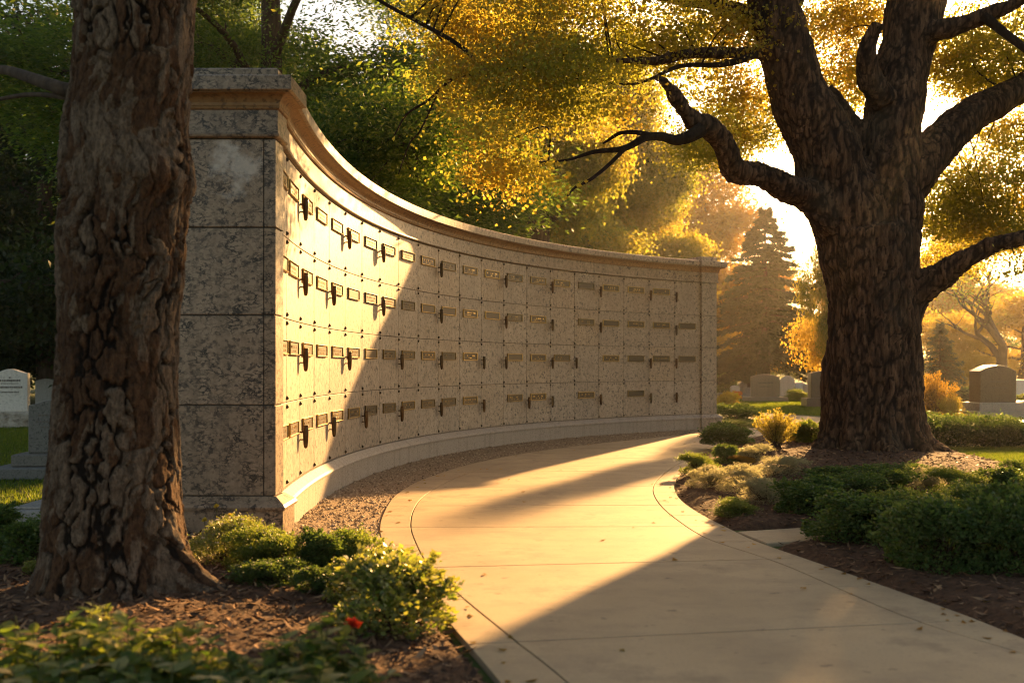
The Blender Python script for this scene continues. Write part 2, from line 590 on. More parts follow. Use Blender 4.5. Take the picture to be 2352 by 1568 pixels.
M['stone_white'] = granite('white_marble', (.80, .76, .70), (.72, .68, .62), (.5, .47, .43), 30, 0, 3, .6, drip=.35)
M['stone_grey'] = granite('grey_gravestone', (.34, .33, .31), (.26, .25, .24), (.12, .115, .11), 40, 0, 3, .6, drip=.4)
M['stone_dark'] = granite('dark_gravestone', (.17, .165, .155), (.12, .118, .11), (.06, .058, .055), 36, 0, 3, .6, drip=.4)
M['stone_tan'] = granite('tan_gravestone', (.36, .30, .22), (.28, .23, .17), (.13, .10, .075), 40, 0, 3, .5, drip=.35)
M['stone_brown'] = granite('brown_gravestone', (.165, .125, .085), (.12, .09, .062), (.055, .04, .03), 40, 0, 3, .35, drip=.2)
M['stone_rough'] = plain('rough_hewn_stone', [(.16, .14, .12), (.42, .37, .31), (.55, .50, .44)], 9, .9, 1.0, .05)
M['engrave'] = plain('engraving', [(.12, .10, .085), (.17, .14, .12)], 30)

# ------------------------------------------------------------------ ground
def grid_patch(poly, res, zfun, name, matr, kind='structure', margin=.0):
    """a relief sheet filling a ground polygon (list of (x, y))"""
    poly = np.asarray(poly)
    lo, hi = poly.min(0) - margin, poly.max(0) + margin
    nx, ny = int((hi[0] - lo[0]) / res) + 2, int((hi[1] - lo[1]) / res) + 2
    X, Y = np.meshgrid(lo[0] + np.arange(nx) * res, lo[1] + np.arange(ny) * res, indexing='ij')
    pts = np.stack([X.ravel(), Y.ravel()], 1)
    d = sdist(pts, poly)
    z = zfun(pts, d)
    ii, jj = np.meshgrid(np.arange(nx - 1), np.arange(ny - 1), indexing='ij')
    a = (ii * ny + jj).ravel()
    f = np.stack([a, a + ny, a + ny + 1, a + 1], 1)
    keep = (d[f] < margin + res * .5).all(1)
    f = f[keep]
    used = np.unique(f)
    mp = np.zeros(len(pts), int)
    mp[used] = np.arange(len(used))
    me = mesh_np(name, np.column_stack([pts, z])[used], mp[f], True)
    o = obj(name, me, matr)
    if kind:
        o['kind'] = kind
    return o


def inside(pts, poly):
    x, y = pts[:, 0], pts[:, 1]
    r = np.zeros(len(pts), bool)
    n = len(poly)
    for i in range(n):
        x1, y1 = poly[i]
        x2, y2 = poly[(i + 1) % n]
        c = (y1 > y) != (y2 > y)
        xi = x1 + (y - y1) / (y2 - y1 + 1e-12) * (x2 - x1)
        r ^= c & (x < xi)
    return r


def sdist(pts, poly):
    """signed distance, negative inside"""
    d = np.full(len(pts), 1e9)
    n = len(poly)
    for i in range(n):
        a, b = np.asarray(poly[i]), np.asarray(poly[(i + 1) % n])
        ab = b - a
        t = np.clip(((pts - a) @ ab) / (ab @ ab + 1e-12), 0, 1)
        d = np.minimum(d, np.linalg.norm(pts - a - t[:, None] * ab, axis=1))
    return np.where(inside(pts, poly), -d, d)


def xy3(p, s=1.0, z=0.0):
    return np.column_stack([p * s, np.full(len(p), z)])


# lawn sheet to the horizon: fine near the camera, coarse far away
gx = np.concatenate([-np.geomspace(900, 40, 12), np.linspace(-36, 36, 73), np.geomspace(40, 900, 12)])
gy = np.concatenate([[-300, -60, -20], np.linspace(-8, 70, 79), np.geomspace(75, 1400, 14)])
X, Y = np.meshgrid(gx, gy, indexing='ij')
pts = np.stack([X.ravel(), Y.ravel()], 1)
gz = -.035 + .012 * (fbm(xy3(pts, .4)) - .5) - .0 * pts[:, 1]
ii, jj = np.meshgrid(np.arange(len(gx) - 1), np.arange(len(gy) - 1), indexing='ij')
a = (ii * len(gy) + jj).ravel()
tag(obj('ground', mesh_np('ground', np.column_stack([pts, gz]), np.stack([a, a + len(gy), a + len(gy) + 1, a + 1], 1), True), M['lawn']), kind='structure')

# ---- path: edges read off the photograph as ground points, functions of depth
def edge(px):
    g = np.array([G(x, y) for x, y in px])
    g = g[np.argsort(g[:, 1])]
    s = smooth_poly(g, 8)
    return s


LO = edge([(1290, 1760), (1150, 1568), (1040, 1440), (960, 1345), (908, 1290), (882, 1250), (872, 1215), (880, 1180), (905, 1140), (950, 1110), (1000, 1090), (1070, 1068), (1180, 1045), (1300, 1027), (1450, 1010), (1600, 995), (1690, 986)])
LI = edge([(1500, 1760), (1305, 1568), (1170, 1460), (1060, 1370), (985, 1300), (952, 1240), (943, 1205), (950, 1170), (972, 1140), (1010, 1115), (1060, 1092), (1130, 1070), (1230, 1047), (1350, 1028), (1480, 1012), (1610, 998), (1695, 989)])
RI = edge([(2900, 1760), (2560, 1568), (2352, 1500), (2080, 1415), (1820, 1304), (1734, 1273), (1625, 1236), (1558, 1195), (1515, 1157), (1500, 1125), (1512, 1100), (1545, 1073), (1590, 1048), (1640, 1024), (1700, 1004), (1740, 994)])
RO = edge([(3000, 1760), (2680, 1568), (2420, 1490), (2200, 1405), (1957, 1319), (1859, 1285), (1742, 1244), (1679, 1215), (1597, 1172), (1558, 1140), (1549, 1113), (1562, 1090), (1590, 1062), (1635, 1036), (1690, 1014), (1740, 1001), (1775, 992)])


def ex(E, d):
    return np.interp(d, E[:, 1], E[:, 0])


joints = [2.0, 3.05, 4.66, 6.36, 7.78, 8.98, 10.4, 11.9, 13.5, 15.2, 17.0, 18.9, 20.3]
slopes = [.18, .18, .17, .12, .01, .02, .05, .08, .1, .12, .14, .16, .16]
mb = MB()


def slab(c0, c1, d0, d1, s0, s1, E0, E1, top=0.0, gap=.006, ch=.0018):
    nu, nv = 6, 10
    g = np.zeros((nu + 1, nv + 1, 2))
    for i in range(nu + 1):
        for j in range(nv + 1):
            u, v = i / nu, j / nv
            Dc = d0 + (d1 - d0) * v
            sl_ = s0 + (s1 - s0) * v
            x, D = 0., Dc
            for _ in range(4):
                x = ex(E0, D) * (1 - u) + ex(E1, D) * u
                D = Dc + sl_ * (x - .8)
            g[i, j] = (x, D)
    # pull the rim in by the joint gap and chamfer it
    def inset(k):
        q = g.copy()
        q[0, :, 0] += k; q[-1, :, 0] -= k; q[:, 0, 1] += k; q[:, -1, 1] -= k
        return q
    qa, qb = inset(gap), inset(gap + ch)
    ia = len(mb.v)
    V, Fc = [], []
    idx = lambda i, j: i * (nv + 1) + j
    for i in range(nu + 1):
        for j in range(nv + 1):
            V.append((qb[i, j, 0], qb[i, j, 1], top))
    for i in range(nu):
        for j in range(nv):
            Fc.append((idx(i, j), idx(i + 1, j), idx(i + 1, j + 1), idx(i, j + 1)))
    rim = [(i, 0) for i in range(nu)] + [(nu, j) for j in range(nv)] + [(i, nv) for i in range(nu, 0, -1)] + [(0, j) for j in range(nv, 0, -1)]
    n0 = len(V)
    for (i, j) in rim:
        V.append((qa[i, j, 0], qa[i, j, 1], top - ch))
    for (i, j) in rim:
        V.append((qa[i, j, 0], qa[i, j, 1], top - .06))
    n = len(rim)
    for k in range(n):
        k2 = (k + 1) % n
        Fc.append((n0 + k, n0 + k2, idx(*rim[k2]), idx(*rim[k])))
        Fc.append((n0 + n + k, n0 + n + k2, n0 + k2, n0 + k))
    mb.add(V, Fc)


for k in range(len(joints) - 1):
    a_, b_, sa_, sb_ = joints[k], joints[k + 1], slopes[k], slopes[k + 1]
    slab(0, 0, a_, b_, sa_, sb_, LI, RI)
    h2 = (a_ + b_) / 2
    for E0, E1 in ((LO, LI), (RI, RO)):
        slab(0, 0, a_, h2 if k < 7 else b_, sa_, (sa_ + sb_) / 2 if k < 7 else sb_, E0, E1, gap=.0035)
        if k < 7:
            slab(0, 0, h2, b_, (sa_ + sb_) / 2, sb_, E0, E1, gap=.003)
path_me = mb.mesh('path')
path_o = tag(obj('path', path_me, M['concrete']), kind='structure')
mb = MB()
dd = np.linspace(1.7, 20.6, 70)
V = [(ex(LO, d) + .015, d, -.022) for d in dd] + [(ex(RO, d) - .015, d, -.022) for d in dd]
mb.add(V, [(i, i + 70, i + 71, i + 1) for i in range(69)])
tag(obj('path_joint_bed', mb.mesh('path_joint_bed'), M['joint']), kind='structure')

# path beyond the wall, turning right behind the oak bed
far_px = [(1600, 1000), (1668, 984), (1700, 962), (1733, 946), (1800, 950), (1911, 959), (2060, 966), (2200, 972), (2200, 990), (2060, 995), (1900, 990), (1800, 990), (1770, 994)]
fp = [G(x, y) for x, y in far_px]
bm = bmesh.new()
bm.faces.new([bm.verts.new((p[0], p[1], -.012)) for p in fp])
bmesh.ops.triangulate(bm, faces=bm.faces[:])
me = bpy.data.meshes.new('far_path')
bm.to_mesh(me)
tag(obj('far_path', me, M['concrete']), kind='structure')

# side slabs that cross the beds
def side_slab(px, name, lab):
    g = [G(x, y) for x, y in px]
    bm = bmesh.new()
    f = bm.faces.new([bm.verts.new((p[0], p[1], -.004)) for p in g])
    if f.normal.z < 0:
        f.normal_flip()
    r = bmesh.ops.extrude_face_region(bm, geom=[f])
    for v in [q for q in r['geom'] if isinstance(q, bmesh.types.BMVert)]:
        v.co.z = -.08
    bmesh.ops.recalc_face_normals(bm, faces=bm.faces[:])
    bmesh.ops.bevel(bm, geom=bm.edges[:], offset=.008, segments=1, affect='EDGES')
    me = bpy.data.meshes.new(name)
    bm.to_mesh(me)
    return tag(obj(name, me, M['concrete']), lab, 'paving slab')


side_slab([(1692, 1219), (1760, 1245), (1900, 1238), (1885, 1207)], 'paving_slab', 'tan concrete slab leading into the shrub bed right of the path')
side_slab([(660, 1231), (874, 1228), (886, 1262), (700, 1264)], 'paving_slab', 'tan concrete slab between the gravel strip and the bushes left of the path')


SLABS = [[G(*q) for q in ((1670, 1212), (1760, 1250), (1908, 1241), (1893, 1203))], [G(*q) for q in ((640, 1230), (884, 1226), (892, 1265), (690, 1267))]]


def bedz(scale=1.0, mound=None):
    def z(p, d):
        ins = np.clip(-d, 0, 10)
        r = -.045 + .06 * np.clip(ins / .18, 0, 1) + .05 * np.clip(ins / 1.2, 0, 1)
        r = r + (.05 * (fbm(xy3(p, 2.2)) - .5) + .03 * (fbm(xy3(p, 14), 3, 5) - .5)) * np.clip(ins / .25, 0.15, 1)
        if mound is not None:
            (mx, my), mr, mh = mound
            r = r + mh * np.exp(-((p[:, 0] - mx) ** 2 + (p[:, 1] - my) ** 2) / mr ** 2)
        for q in SLABS:
            sd = sdist(p, q)
            r = np.where(sd < .03, -.06, np.minimum(r, -.02 + np.clip(sd, 0, 9) * .5))
        return r
    return z


loN = [tuple(p) for p in LO if p[1] < 6.85]
left_poly = [(-7.0, 7.15), (-6.0, 7.6), (-3.05, 7.36), (-1.80, 7.34), (-1.42, 6.9)] + [(x - .004, y) for x, y in loN[::-1]] + [(.25, .8), (-6, .8)]
roM = [tuple(p) for p in RO if p[1] < 18.2]
right_poly = [(x + .004, y) for x, y in roM] + [(4.6, 19.0), (6.2, 18.2), (6.3, 15.4), (6.2, 14.3), (6.05, 13.0), (6.1, 12.0), (6.7, 11.0), (12, 9.6), (12, 2.0)]
OAK = np.array(G(2005, 1055))
zl = bedz()
zr = bedz(mound=(OAK, 2.6, .12))
grid_patch(left_poly, .045, zl, 'mulch_bed', M['mulch'])
grid_patch(right_poly, .06, zr, 'mulch_bed', M['mulch'])


def bed_height(poly, zf, xy):
    xy = np.atleast_2d(np.asarray(xy, float))
    return zf(xy, sdist(xy, poly))


def chips(poly, zf, n, name, ymax, xlo, xhi, ylo, L=(.03, .085)):
    p = np.column_stack([rng.uniform(xlo, xhi, n), ylo + (ymax - ylo) * rng.random(n) ** 1.3])
    d = sdist(p, poly)
    p, d = p[d < -.02], d[d < -.02]
    z = zf(p, d) + .006
    c = np.column_stack([p, z])
    an = rng.uniform(0, 2 * math.pi, len(c))
    dr = np.column_stack([np.cos(an), np.sin(an), rng.normal(0, .25, len(c))])
    v, f = leaf_arrays(c, rng.uniform(*L, len(c)), rng.uniform(.005, .014, len(c)), dr, .25, .5, .6)
    o = obj(name, mesh_np(name, v, f), M['chips'])
    return tag(o, kind='stuff')


tag(chips(left_poly, zl, 30000, 'mulch_chips', 7.6, -3.2, .9, 2.0), 'brown bark chips covering the left bed around the rough tree', 'mulch')
tag(chips(right_poly, zr, 42000, 'mulch_chips', 17, 1.3, 9, 3.6), 'brown bark chips covering the right bed around the oak', 'mulch')

# ------------------------------------------------------------------ the curved wall
CP = dict(x0=-1.7537, z0=7.386, t=(-.10172, .03928, .005141, -.00018295), w=.70662, s0=.588, end=14.7203)
_S = np.linspace(0, 16, 1601)
_th = CP['t'][0] + CP['t'][1] * _S + CP['t'][2] * _S ** 2 + CP['t'][3] * _S ** 3
_X = CP['x0'] + np.concatenate([[0], np.cumsum((np.sin(_th[1:]) + np.sin(_th[:-1])) / 2 * .01)])
_Y = CP['z0'] + np.concatenate([[0], np.cumsum((np.cos(_th[1:]) + np.cos(_th[:-1])) / 2 * .01)])


def W(s, off, z):
    th = np.interp(s, _S, _th)
    return (np.interp(s, _S, _X) + math.cos(th) * off, np.interp(s, _S, _Y) - math.sin(th) * off, z)


wall = thing('columbarium_wall', 'long curved granite niche wall with brass plates, end pillars and a stepped cornice', 'wall', (CP['x0'], CP['z0'], 0), worldkids=True)


def sweep(name, prof, s0, s1, matr, n=90, parent=wall, smooth=False, cut=()):
    prof = list(prof)
    k = len(prof)
    ss = np.linspace(s0, s1, n)
    V = []
    for s in ss:
        for (o, z) in prof:
            V.append(W(s, o, z))
    Fc = []
    for i in range(n - 1):
        for j in range(k):
            j2 = (j + 1) % k
            Fc.append((i * k + j, i * k + j2, (i + 1) * k + j2, (i + 1) * k + j))
    Fc.append(tuple(range(k - 1, -1, -1)))
    Fc.append(tuple((n - 1) * k + j for j in range(k)))
    mb = MB()
    mb.add(V, Fc)
    return obj(name, mb.mesh(name), matr, parent)


def segs(name, prof, s0, s1, matr, seg, parent=wall):
    """stone courses cut into blocks with hairline joints; one mesh"""
    n = max(1, int(round((s1 - s0) / seg)))
    mb = MB()
    k = len(prof)
    for q in range(n):
        a, b = s0 + (s1 - s0) * q / n + .0015, s0 + (s1 - s0) * (q + 1) / n - .0015
        V = []
        m = 8
        for s in np.linspace(a, b, m):
            V += [W(s, o, z) for o, z in prof]
        Fc = []
        for i in range(m - 1):
            for j in range(k):
                j2 = (j + 1) % k
                Fc.append((i * k + j, i * k + j2, (i + 1) * k + j2, (i + 1) * k + j))
        Fc.append(tuple(range(k - 1, -1, -1)))
        Fc.append(tuple((m - 1) * k + j for j in range(k)))
        mb.add(V, Fc)
    return obj(name, mb.mesh(name), matr, parent)


ZR = [.292, .963, 1.631, 2.28, 2.939]
S0, S1 = .25, CP['end']
BK = -1.12
sweep('wall_core', [(BK, .0), (-.028, .0), (-.028, 3.0), (BK, 3.0)], S0 + .01, S1 - .01, M['mortar'])
segs('plinth', [(BK + .02, -.05), (.07, -.05), (.07, .19), (.088, .196), (.09, .215), (.075, .235), (.012, .286), (-.02, .288), (BK + .02, .288)], S0, S1, M['plinth'], 1.41)
cav = [(.028 + .105 * (1 - math.cos(t)), 3.150 + .10 * math.sin(t)) for t in np.linspace(0, math.pi / 2, 7)]
cav2 = [(.034 + .086 * (1 - math.cos(t)), 3.176 + .076 * math.sin(t)) for t in np.linspace(0, math.pi / 2, 7)]
segs('frieze', [(BK + .02, 2.945), (.005, 2.945), (.03, 2.950), (.034, 2.962), (.030, 2.972), (.012, 2.978), (.012, 3.146), (BK + .02, 3.146)], S0, S1, M['trim'], .706)
segs('cornice_moulding', [(BK - .02, 3.1485), (.020, 3.1485), (.032, 3.152), (.036, 3.164), (.030, 3.172)] + cav2 + [(.118, 3.257), (BK - .02, 3.257)], S0, S1, M['warm_bounce'], 1.41)
segs('cornice', [(BK - .08, 3.259), (.118, 3.259), (.136, 3.262), (.143, 3.266), (.143, 3.362), (.125, 3.372), (-.05, 3.40), (BK - .08, 3.40)], S0, S1, M['trim'], 1.41)

# end pillars: stacked rectangular courses round a footprint
def rect_stack(name, x0, x1, y0, y1, prof, matr, parent, frame=None):
    mb = MB()
    V = []
    for (o, z) in prof:
        for (x, y) in ((x0 - o, y0 - o), (x1 + o, y0 - o), (x1 + o, y1 + o), (x0 - o, y1 + o)):
            if frame:
                (fx, fy), a = frame
                V.append((fx + x * math.cos(a) - y * math.sin(a), fy + x * math.sin(a) + y * math.cos(a), z))
            else:
                V.append((x, y, z))
    Fc = [(3, 2, 1, 0)]
    for k in range(len(prof) - 1):
        for i in range(4):
            j = (i + 1) % 4
            Fc.append((4 * k + i, 4 * k + j, 4 * k + 4 + j, 4 * k + 4 + i))
    n = len(prof) - 1
    Fc.append(tuple(4 * n + i for i in range(4)))
    mb.add(V, Fc)
    return obj(name, mb.mesh(name), matr, parent)


def pillar(x0, x1, y0, y1, frame, matr, splitx):
    base = rect_stack('pillar_base', x0, x1, y0, y1, [(.07, -.05), (.07, .19), (.087, .196), (.09, .215), (.075, .235), (.006, .287)], matr, wall, frame)
    # shaft of separate panels over a dark core
    core = rect_stack('pillar_core', x0 + .012, x1 - .012, y0 + .012, y1 - .012, [(0, .2), (0, 3.1)], M['mortar'], wall, frame)
    for r in range(4):
        z0, z1 = ZR[r] + (.002 if r == 0 else .005), ZR[r + 1] - .005
        cols = [(x0, splitx - .004), (splitx + .004, x1)] if splitx else [(x0, x1)]
        for (a, b) in cols:
            rect_stack('pillar_panel', a, b, y0, y1, [(-.004, z0), (0, z0 + .004), (0, z1 - .004), (-.004, z1)], matr, wall, frame)
    rect_stack('pillar_frieze', x0, x1, y0, y1, [(.0, 2.942), (.028, 2.950), (.033, 2.962), (.029, 2.972), (.021, 2.978), (.021, 3.1465)], matr, wall, frame)
    rect_stack('pillar_moulding', x0, x1, y0, y1, [(.023, 3.1475), (.036, 3.152), (.040, 3.164), (.034, 3.172)] + [(o + .004, z) for o, z in cav2] + [(.122, 3.257)], M['warm_bounce'], wall, frame)
    rect_stack('pillar_cornice', x0, x1, y0, y1, [(.122, 3.2585), (.140, 3.263), (.147, 3.267), (.147, 3.364), (.13, 3.374)], matr, wall, frame)
    rect_stack('pillar_cap', x0, x1, y0 + .02, y1 - .02 if y1 - y0 > .3 else y1 + .05, [(.012, 3.3745), (.016, 3.38), (.016, 3.455), (.004, 3.467)], matr, wall, frame)


pillar(-2.95, CP['x0'], CP['z0'], CP['z0'] + .25, None, M['pillar'], -1.842)
ex_, ey_, _ = W(S1, 0, 0)
a_end = -float(np.interp(S1, _S, _th)) + math.pi / 2   # local x axis along the tangent
# local frame: x along the wall, y = back
pillar(0.0, .40, -.045, 1.10, ((ex_, ey_), a_end), M['granite'], None)

# niche fronts, plates, vases, rosettes
plates = [[1] * 20 + [0], [1] * 15 + [0] + [1] * 5, [1] * 12 + [0] + [1] * 3 + [0] + [1] * 4, [1] * 12 + [0, 1, 1, 0, 1, 0, 1, 0, 0]]
vases = [{1, 4, 6, 9, 12, 14, 16, 18, 19}, {1, 3, 6, 9, 12, 14, 16, 19}, {1, 4, 7, 9, 11, 12, 14, 15, 18, 19}, {1, 3, 5, 7, 9, 11, 13, 14, 16, 18, 19}]
bounds = [S0 + .002] + [CP['s0'] + CP['w'] * i for i in range(21)]


def wbox(mb, s0, s1, o0, o1, z0, z1, ch=0, mi=0, m=2):
    """box on the wall: o0 back, o1 front; the front edges chamfered by ch"""
    ss = np.linspace(s0, s1, m)
    V = []
    prof = [(o0, z0, 0), (o1 - ch, z0, 0), (o1, z0 + ch, ch), (o1, z1 - ch, ch), (o1 - ch, z1, 0), (o0, z1, 0)]
    for i, s in enumerate(ss):
        for (o, z, c) in prof:
            sg = s + (c if i == 0 else -c if i == m - 1 else 0)
            V.append(W(sg, o, z))
    Fc = []
    for i in range(m - 1):
        for j in range(6):
            j2 = (j + 1) % 6
            Fc.append((i * 6 + j, i * 6 + j2, i * 6 + 6 + j2, i * 6 + 6 + j))
    Fc.append((0, 5, 4, 1)); Fc.append((1, 4, 3, 2))
    b = (m - 1) * 6
    Fc.append((b, b + 1, b + 4, b + 5)); Fc.append((b + 1, b + 2, b + 3, b + 4))
    mb.add(V, Fc, mi)


for r in range(4):
    zb, zt = ZR[3 - r], ZR[4 - r]
    for c in range(21):
        a, b = bounds[c], bounds[c + 1]
        mb = MB()
        wbox(mb, a + .003, b - .003, -.03, rng.uniform(-.0015, .0015), zb + .003, zt - .003, .003, 0, 5)
        pan = obj('niche_panel', mb.mesh('niche_panel'), M['granite'], wall)
        h = zt - zb
        sc = b - CP['w'] / 2 if c else (a + b) / 2 + .02
        if plates[r][c]:
            pw = .225 if c else .165
            sp = sc - .02
            z1 = zt - .255 * h
            z0 = z1 - .118
            lean = rng.normal(0, .002)
            mb = MB()
            t = .011
            wbox(mb, sp - pw, sp + pw, .001, .010, z0 + t + .001, z1 - t - .001, 0, 1)
            wbox(mb, sp - pw - .004, sp + pw + .004, .001, .022, z0, z0 + t, .004, 0)
            wbox(mb, sp - pw - .004, sp + pw + .004, .001, .022, z1 - t, z1, .004, 0)
            wbox(mb, sp - pw, sp - pw + t, .001, .019, z0 + t + .0005, z1 - t - .0005, .003, 0)
            wbox(mb, sp + pw - t, sp + pw, .001, .019, z0 + t + .0005, z1 - t - .0005, .003, 0)
            # worn raised lettering, unreadable at this size
            blank = (c == 20 and r in (1, 2)) or rng.random() < .12
            if not blank:
                for (zz, hh, frac) in ((z0 + .070, .020, .72), (z0 + .037, .013, .5)):
                    q = sp - pw * frac
                    while q < sp + pw * frac - .02:
                        l_ = rng.uniform(.010, .024)
                        wbox(mb, q, q + l_, .0105, .0135, zz - hh / 2, zz + hh / 2, 0, 2 if rng.random() < .6 else 0)
                        q += l_ + rng.choice([.006, .006, .006, .022])
            obj('nameplate', mb.mesh('nameplate'), [M['brass'], M['plate'], M['text']], pan)
        if c in vases[r]:
            zc = zb + h * .50
            hh = .27
            single = c == 19 and r in (0, 3)
            mb = MB()
            prof = [(.006, 0), (.014, .006), (.019, .025), (.0225, .06), (.025, .11), (.0255, .15), (.0245, .178), (.0205, .190), (.0235, .194), (.0235, .200), (.018, .200), (.015, .15)]
            cx_, cy_, _ = W(b + (.012 if single else .004), .050, 0)
            n = 14
            V = []
            for (rr, zz) in prof:
                for q in range(n):
                    an = 2 * math.pi * q / n
                    V.append((cx_ + rr * math.cos(an), cy_ + rr * math.sin(an), zc - .09 + zz))
            Fc = [tuple(range(n - 1, -1, -1))]
            for k in range(len(prof) - 1):
                for q in range(n):
                    Fc.append((k * n + q, k * n + (q + 1) % n, (k + 1) * n + (q + 1) % n, (k + 1) * n + q))
            mb.add(V, Fc)
            wbox(mb, b - .006, b + .014, .0, .032, zc + .045, zc + .06, .002)
            wbox(mb, b - .006, b + .014, .0, .032, zc - .02, zc - .008, .002)
            me = mb.mesh('vase', True)
            obj('vase', me, M['bronze'], pan)
        for zz in (zb + .035, zt - .035):
            mb = MB()
            n = 8
            V = []
            for (rr, o) in ((.017, .001), (.017, .008), (.009, .018), (.001, .020)):
                for q in range(n):
                    an = 2 * math.pi * q / n
                    V.append(W(b + rr * math.cos(an), o, zz + rr * math.sin(an)))
            Fc = []
            for k in range(3):
                for q in range(n):
                    Fc.append((k * n + q, k * n + (q + 1) % n, (k + 1) * n + (q + 1) % n, (k + 1) * n + q))
            mb.add(V, Fc)
            obj('rosette', mb.mesh('rosette', True), M['rosette'], pan)

# gravel strip between the plinth and the path
ss = np.linspace(0, S1 + .4, 60)
wl = [W(s, .03, 0)[:2] for s in ss]
grav = [(-1.70, 7.33)] + wl + [tuple(p) for p in LO[::-1] if 7.3 < p[1] < 20.4]
grav = [tuple(map(float, p)) for p in grav]


def gz_(p, d):
    return -.018 + .022 * (fbm(xy3(p, 3)) - .3) * np.clip(-d / .1, 0, 1) + .014 * (vnoise(xy3(p, 30)) - .5)


grid_patch(grav, .035, gz_, 'gravel_strip', M['gravel'], margin=.02)
n = 26000
p = np.column_stack([rng.uniform(-2, 4, n), 7.3 + 13 * rng.random(n) ** 1.6])
d = sdist(p, grav)
p, d = p[d < -.015], d[d < -.015]
n = len(p)
c = np.column_stack([p, gz_(p, d) + .003])
octv = np.array([[1, 0, 0], [0, 1, 0], [-1, 0, 0], [0, -1, 0], [0, 0, .8]], float)
sz = rng.uniform(.006, .020, n)
an = rng.uniform(0, 6.28, n)
V = octv[None] * sz[:, None, None] * rng.uniform(.6, 1.4, (n, 5, 1))
rot = np.stack([np.cos(an), -np.sin(an), np.sin(an), np.cos(an)], 1).reshape(n, 2, 2)
V[:, :, :2] = np.einsum('nij,nkj->nki', rot, V[:, :, :2])
V = V + c[:, None]
ft = np.array([[0, 1, 4], [1, 2, 4], [2, 3, 4], [3, 0, 4]])
ff = (ft[None] + 5 * np.arange(n)[:, None, None]).reshape(-1, 3)
tag(obj('pebbles', mesh_np('pebbles', V.reshape(-1, 3), ff), M['pebbles']), 'small tan pebbles along the foot of the curved wall', 'gravel', kind='stuff')
# ------------------------------------------------------------------ foreground tree with plated bark
TD = 5.15


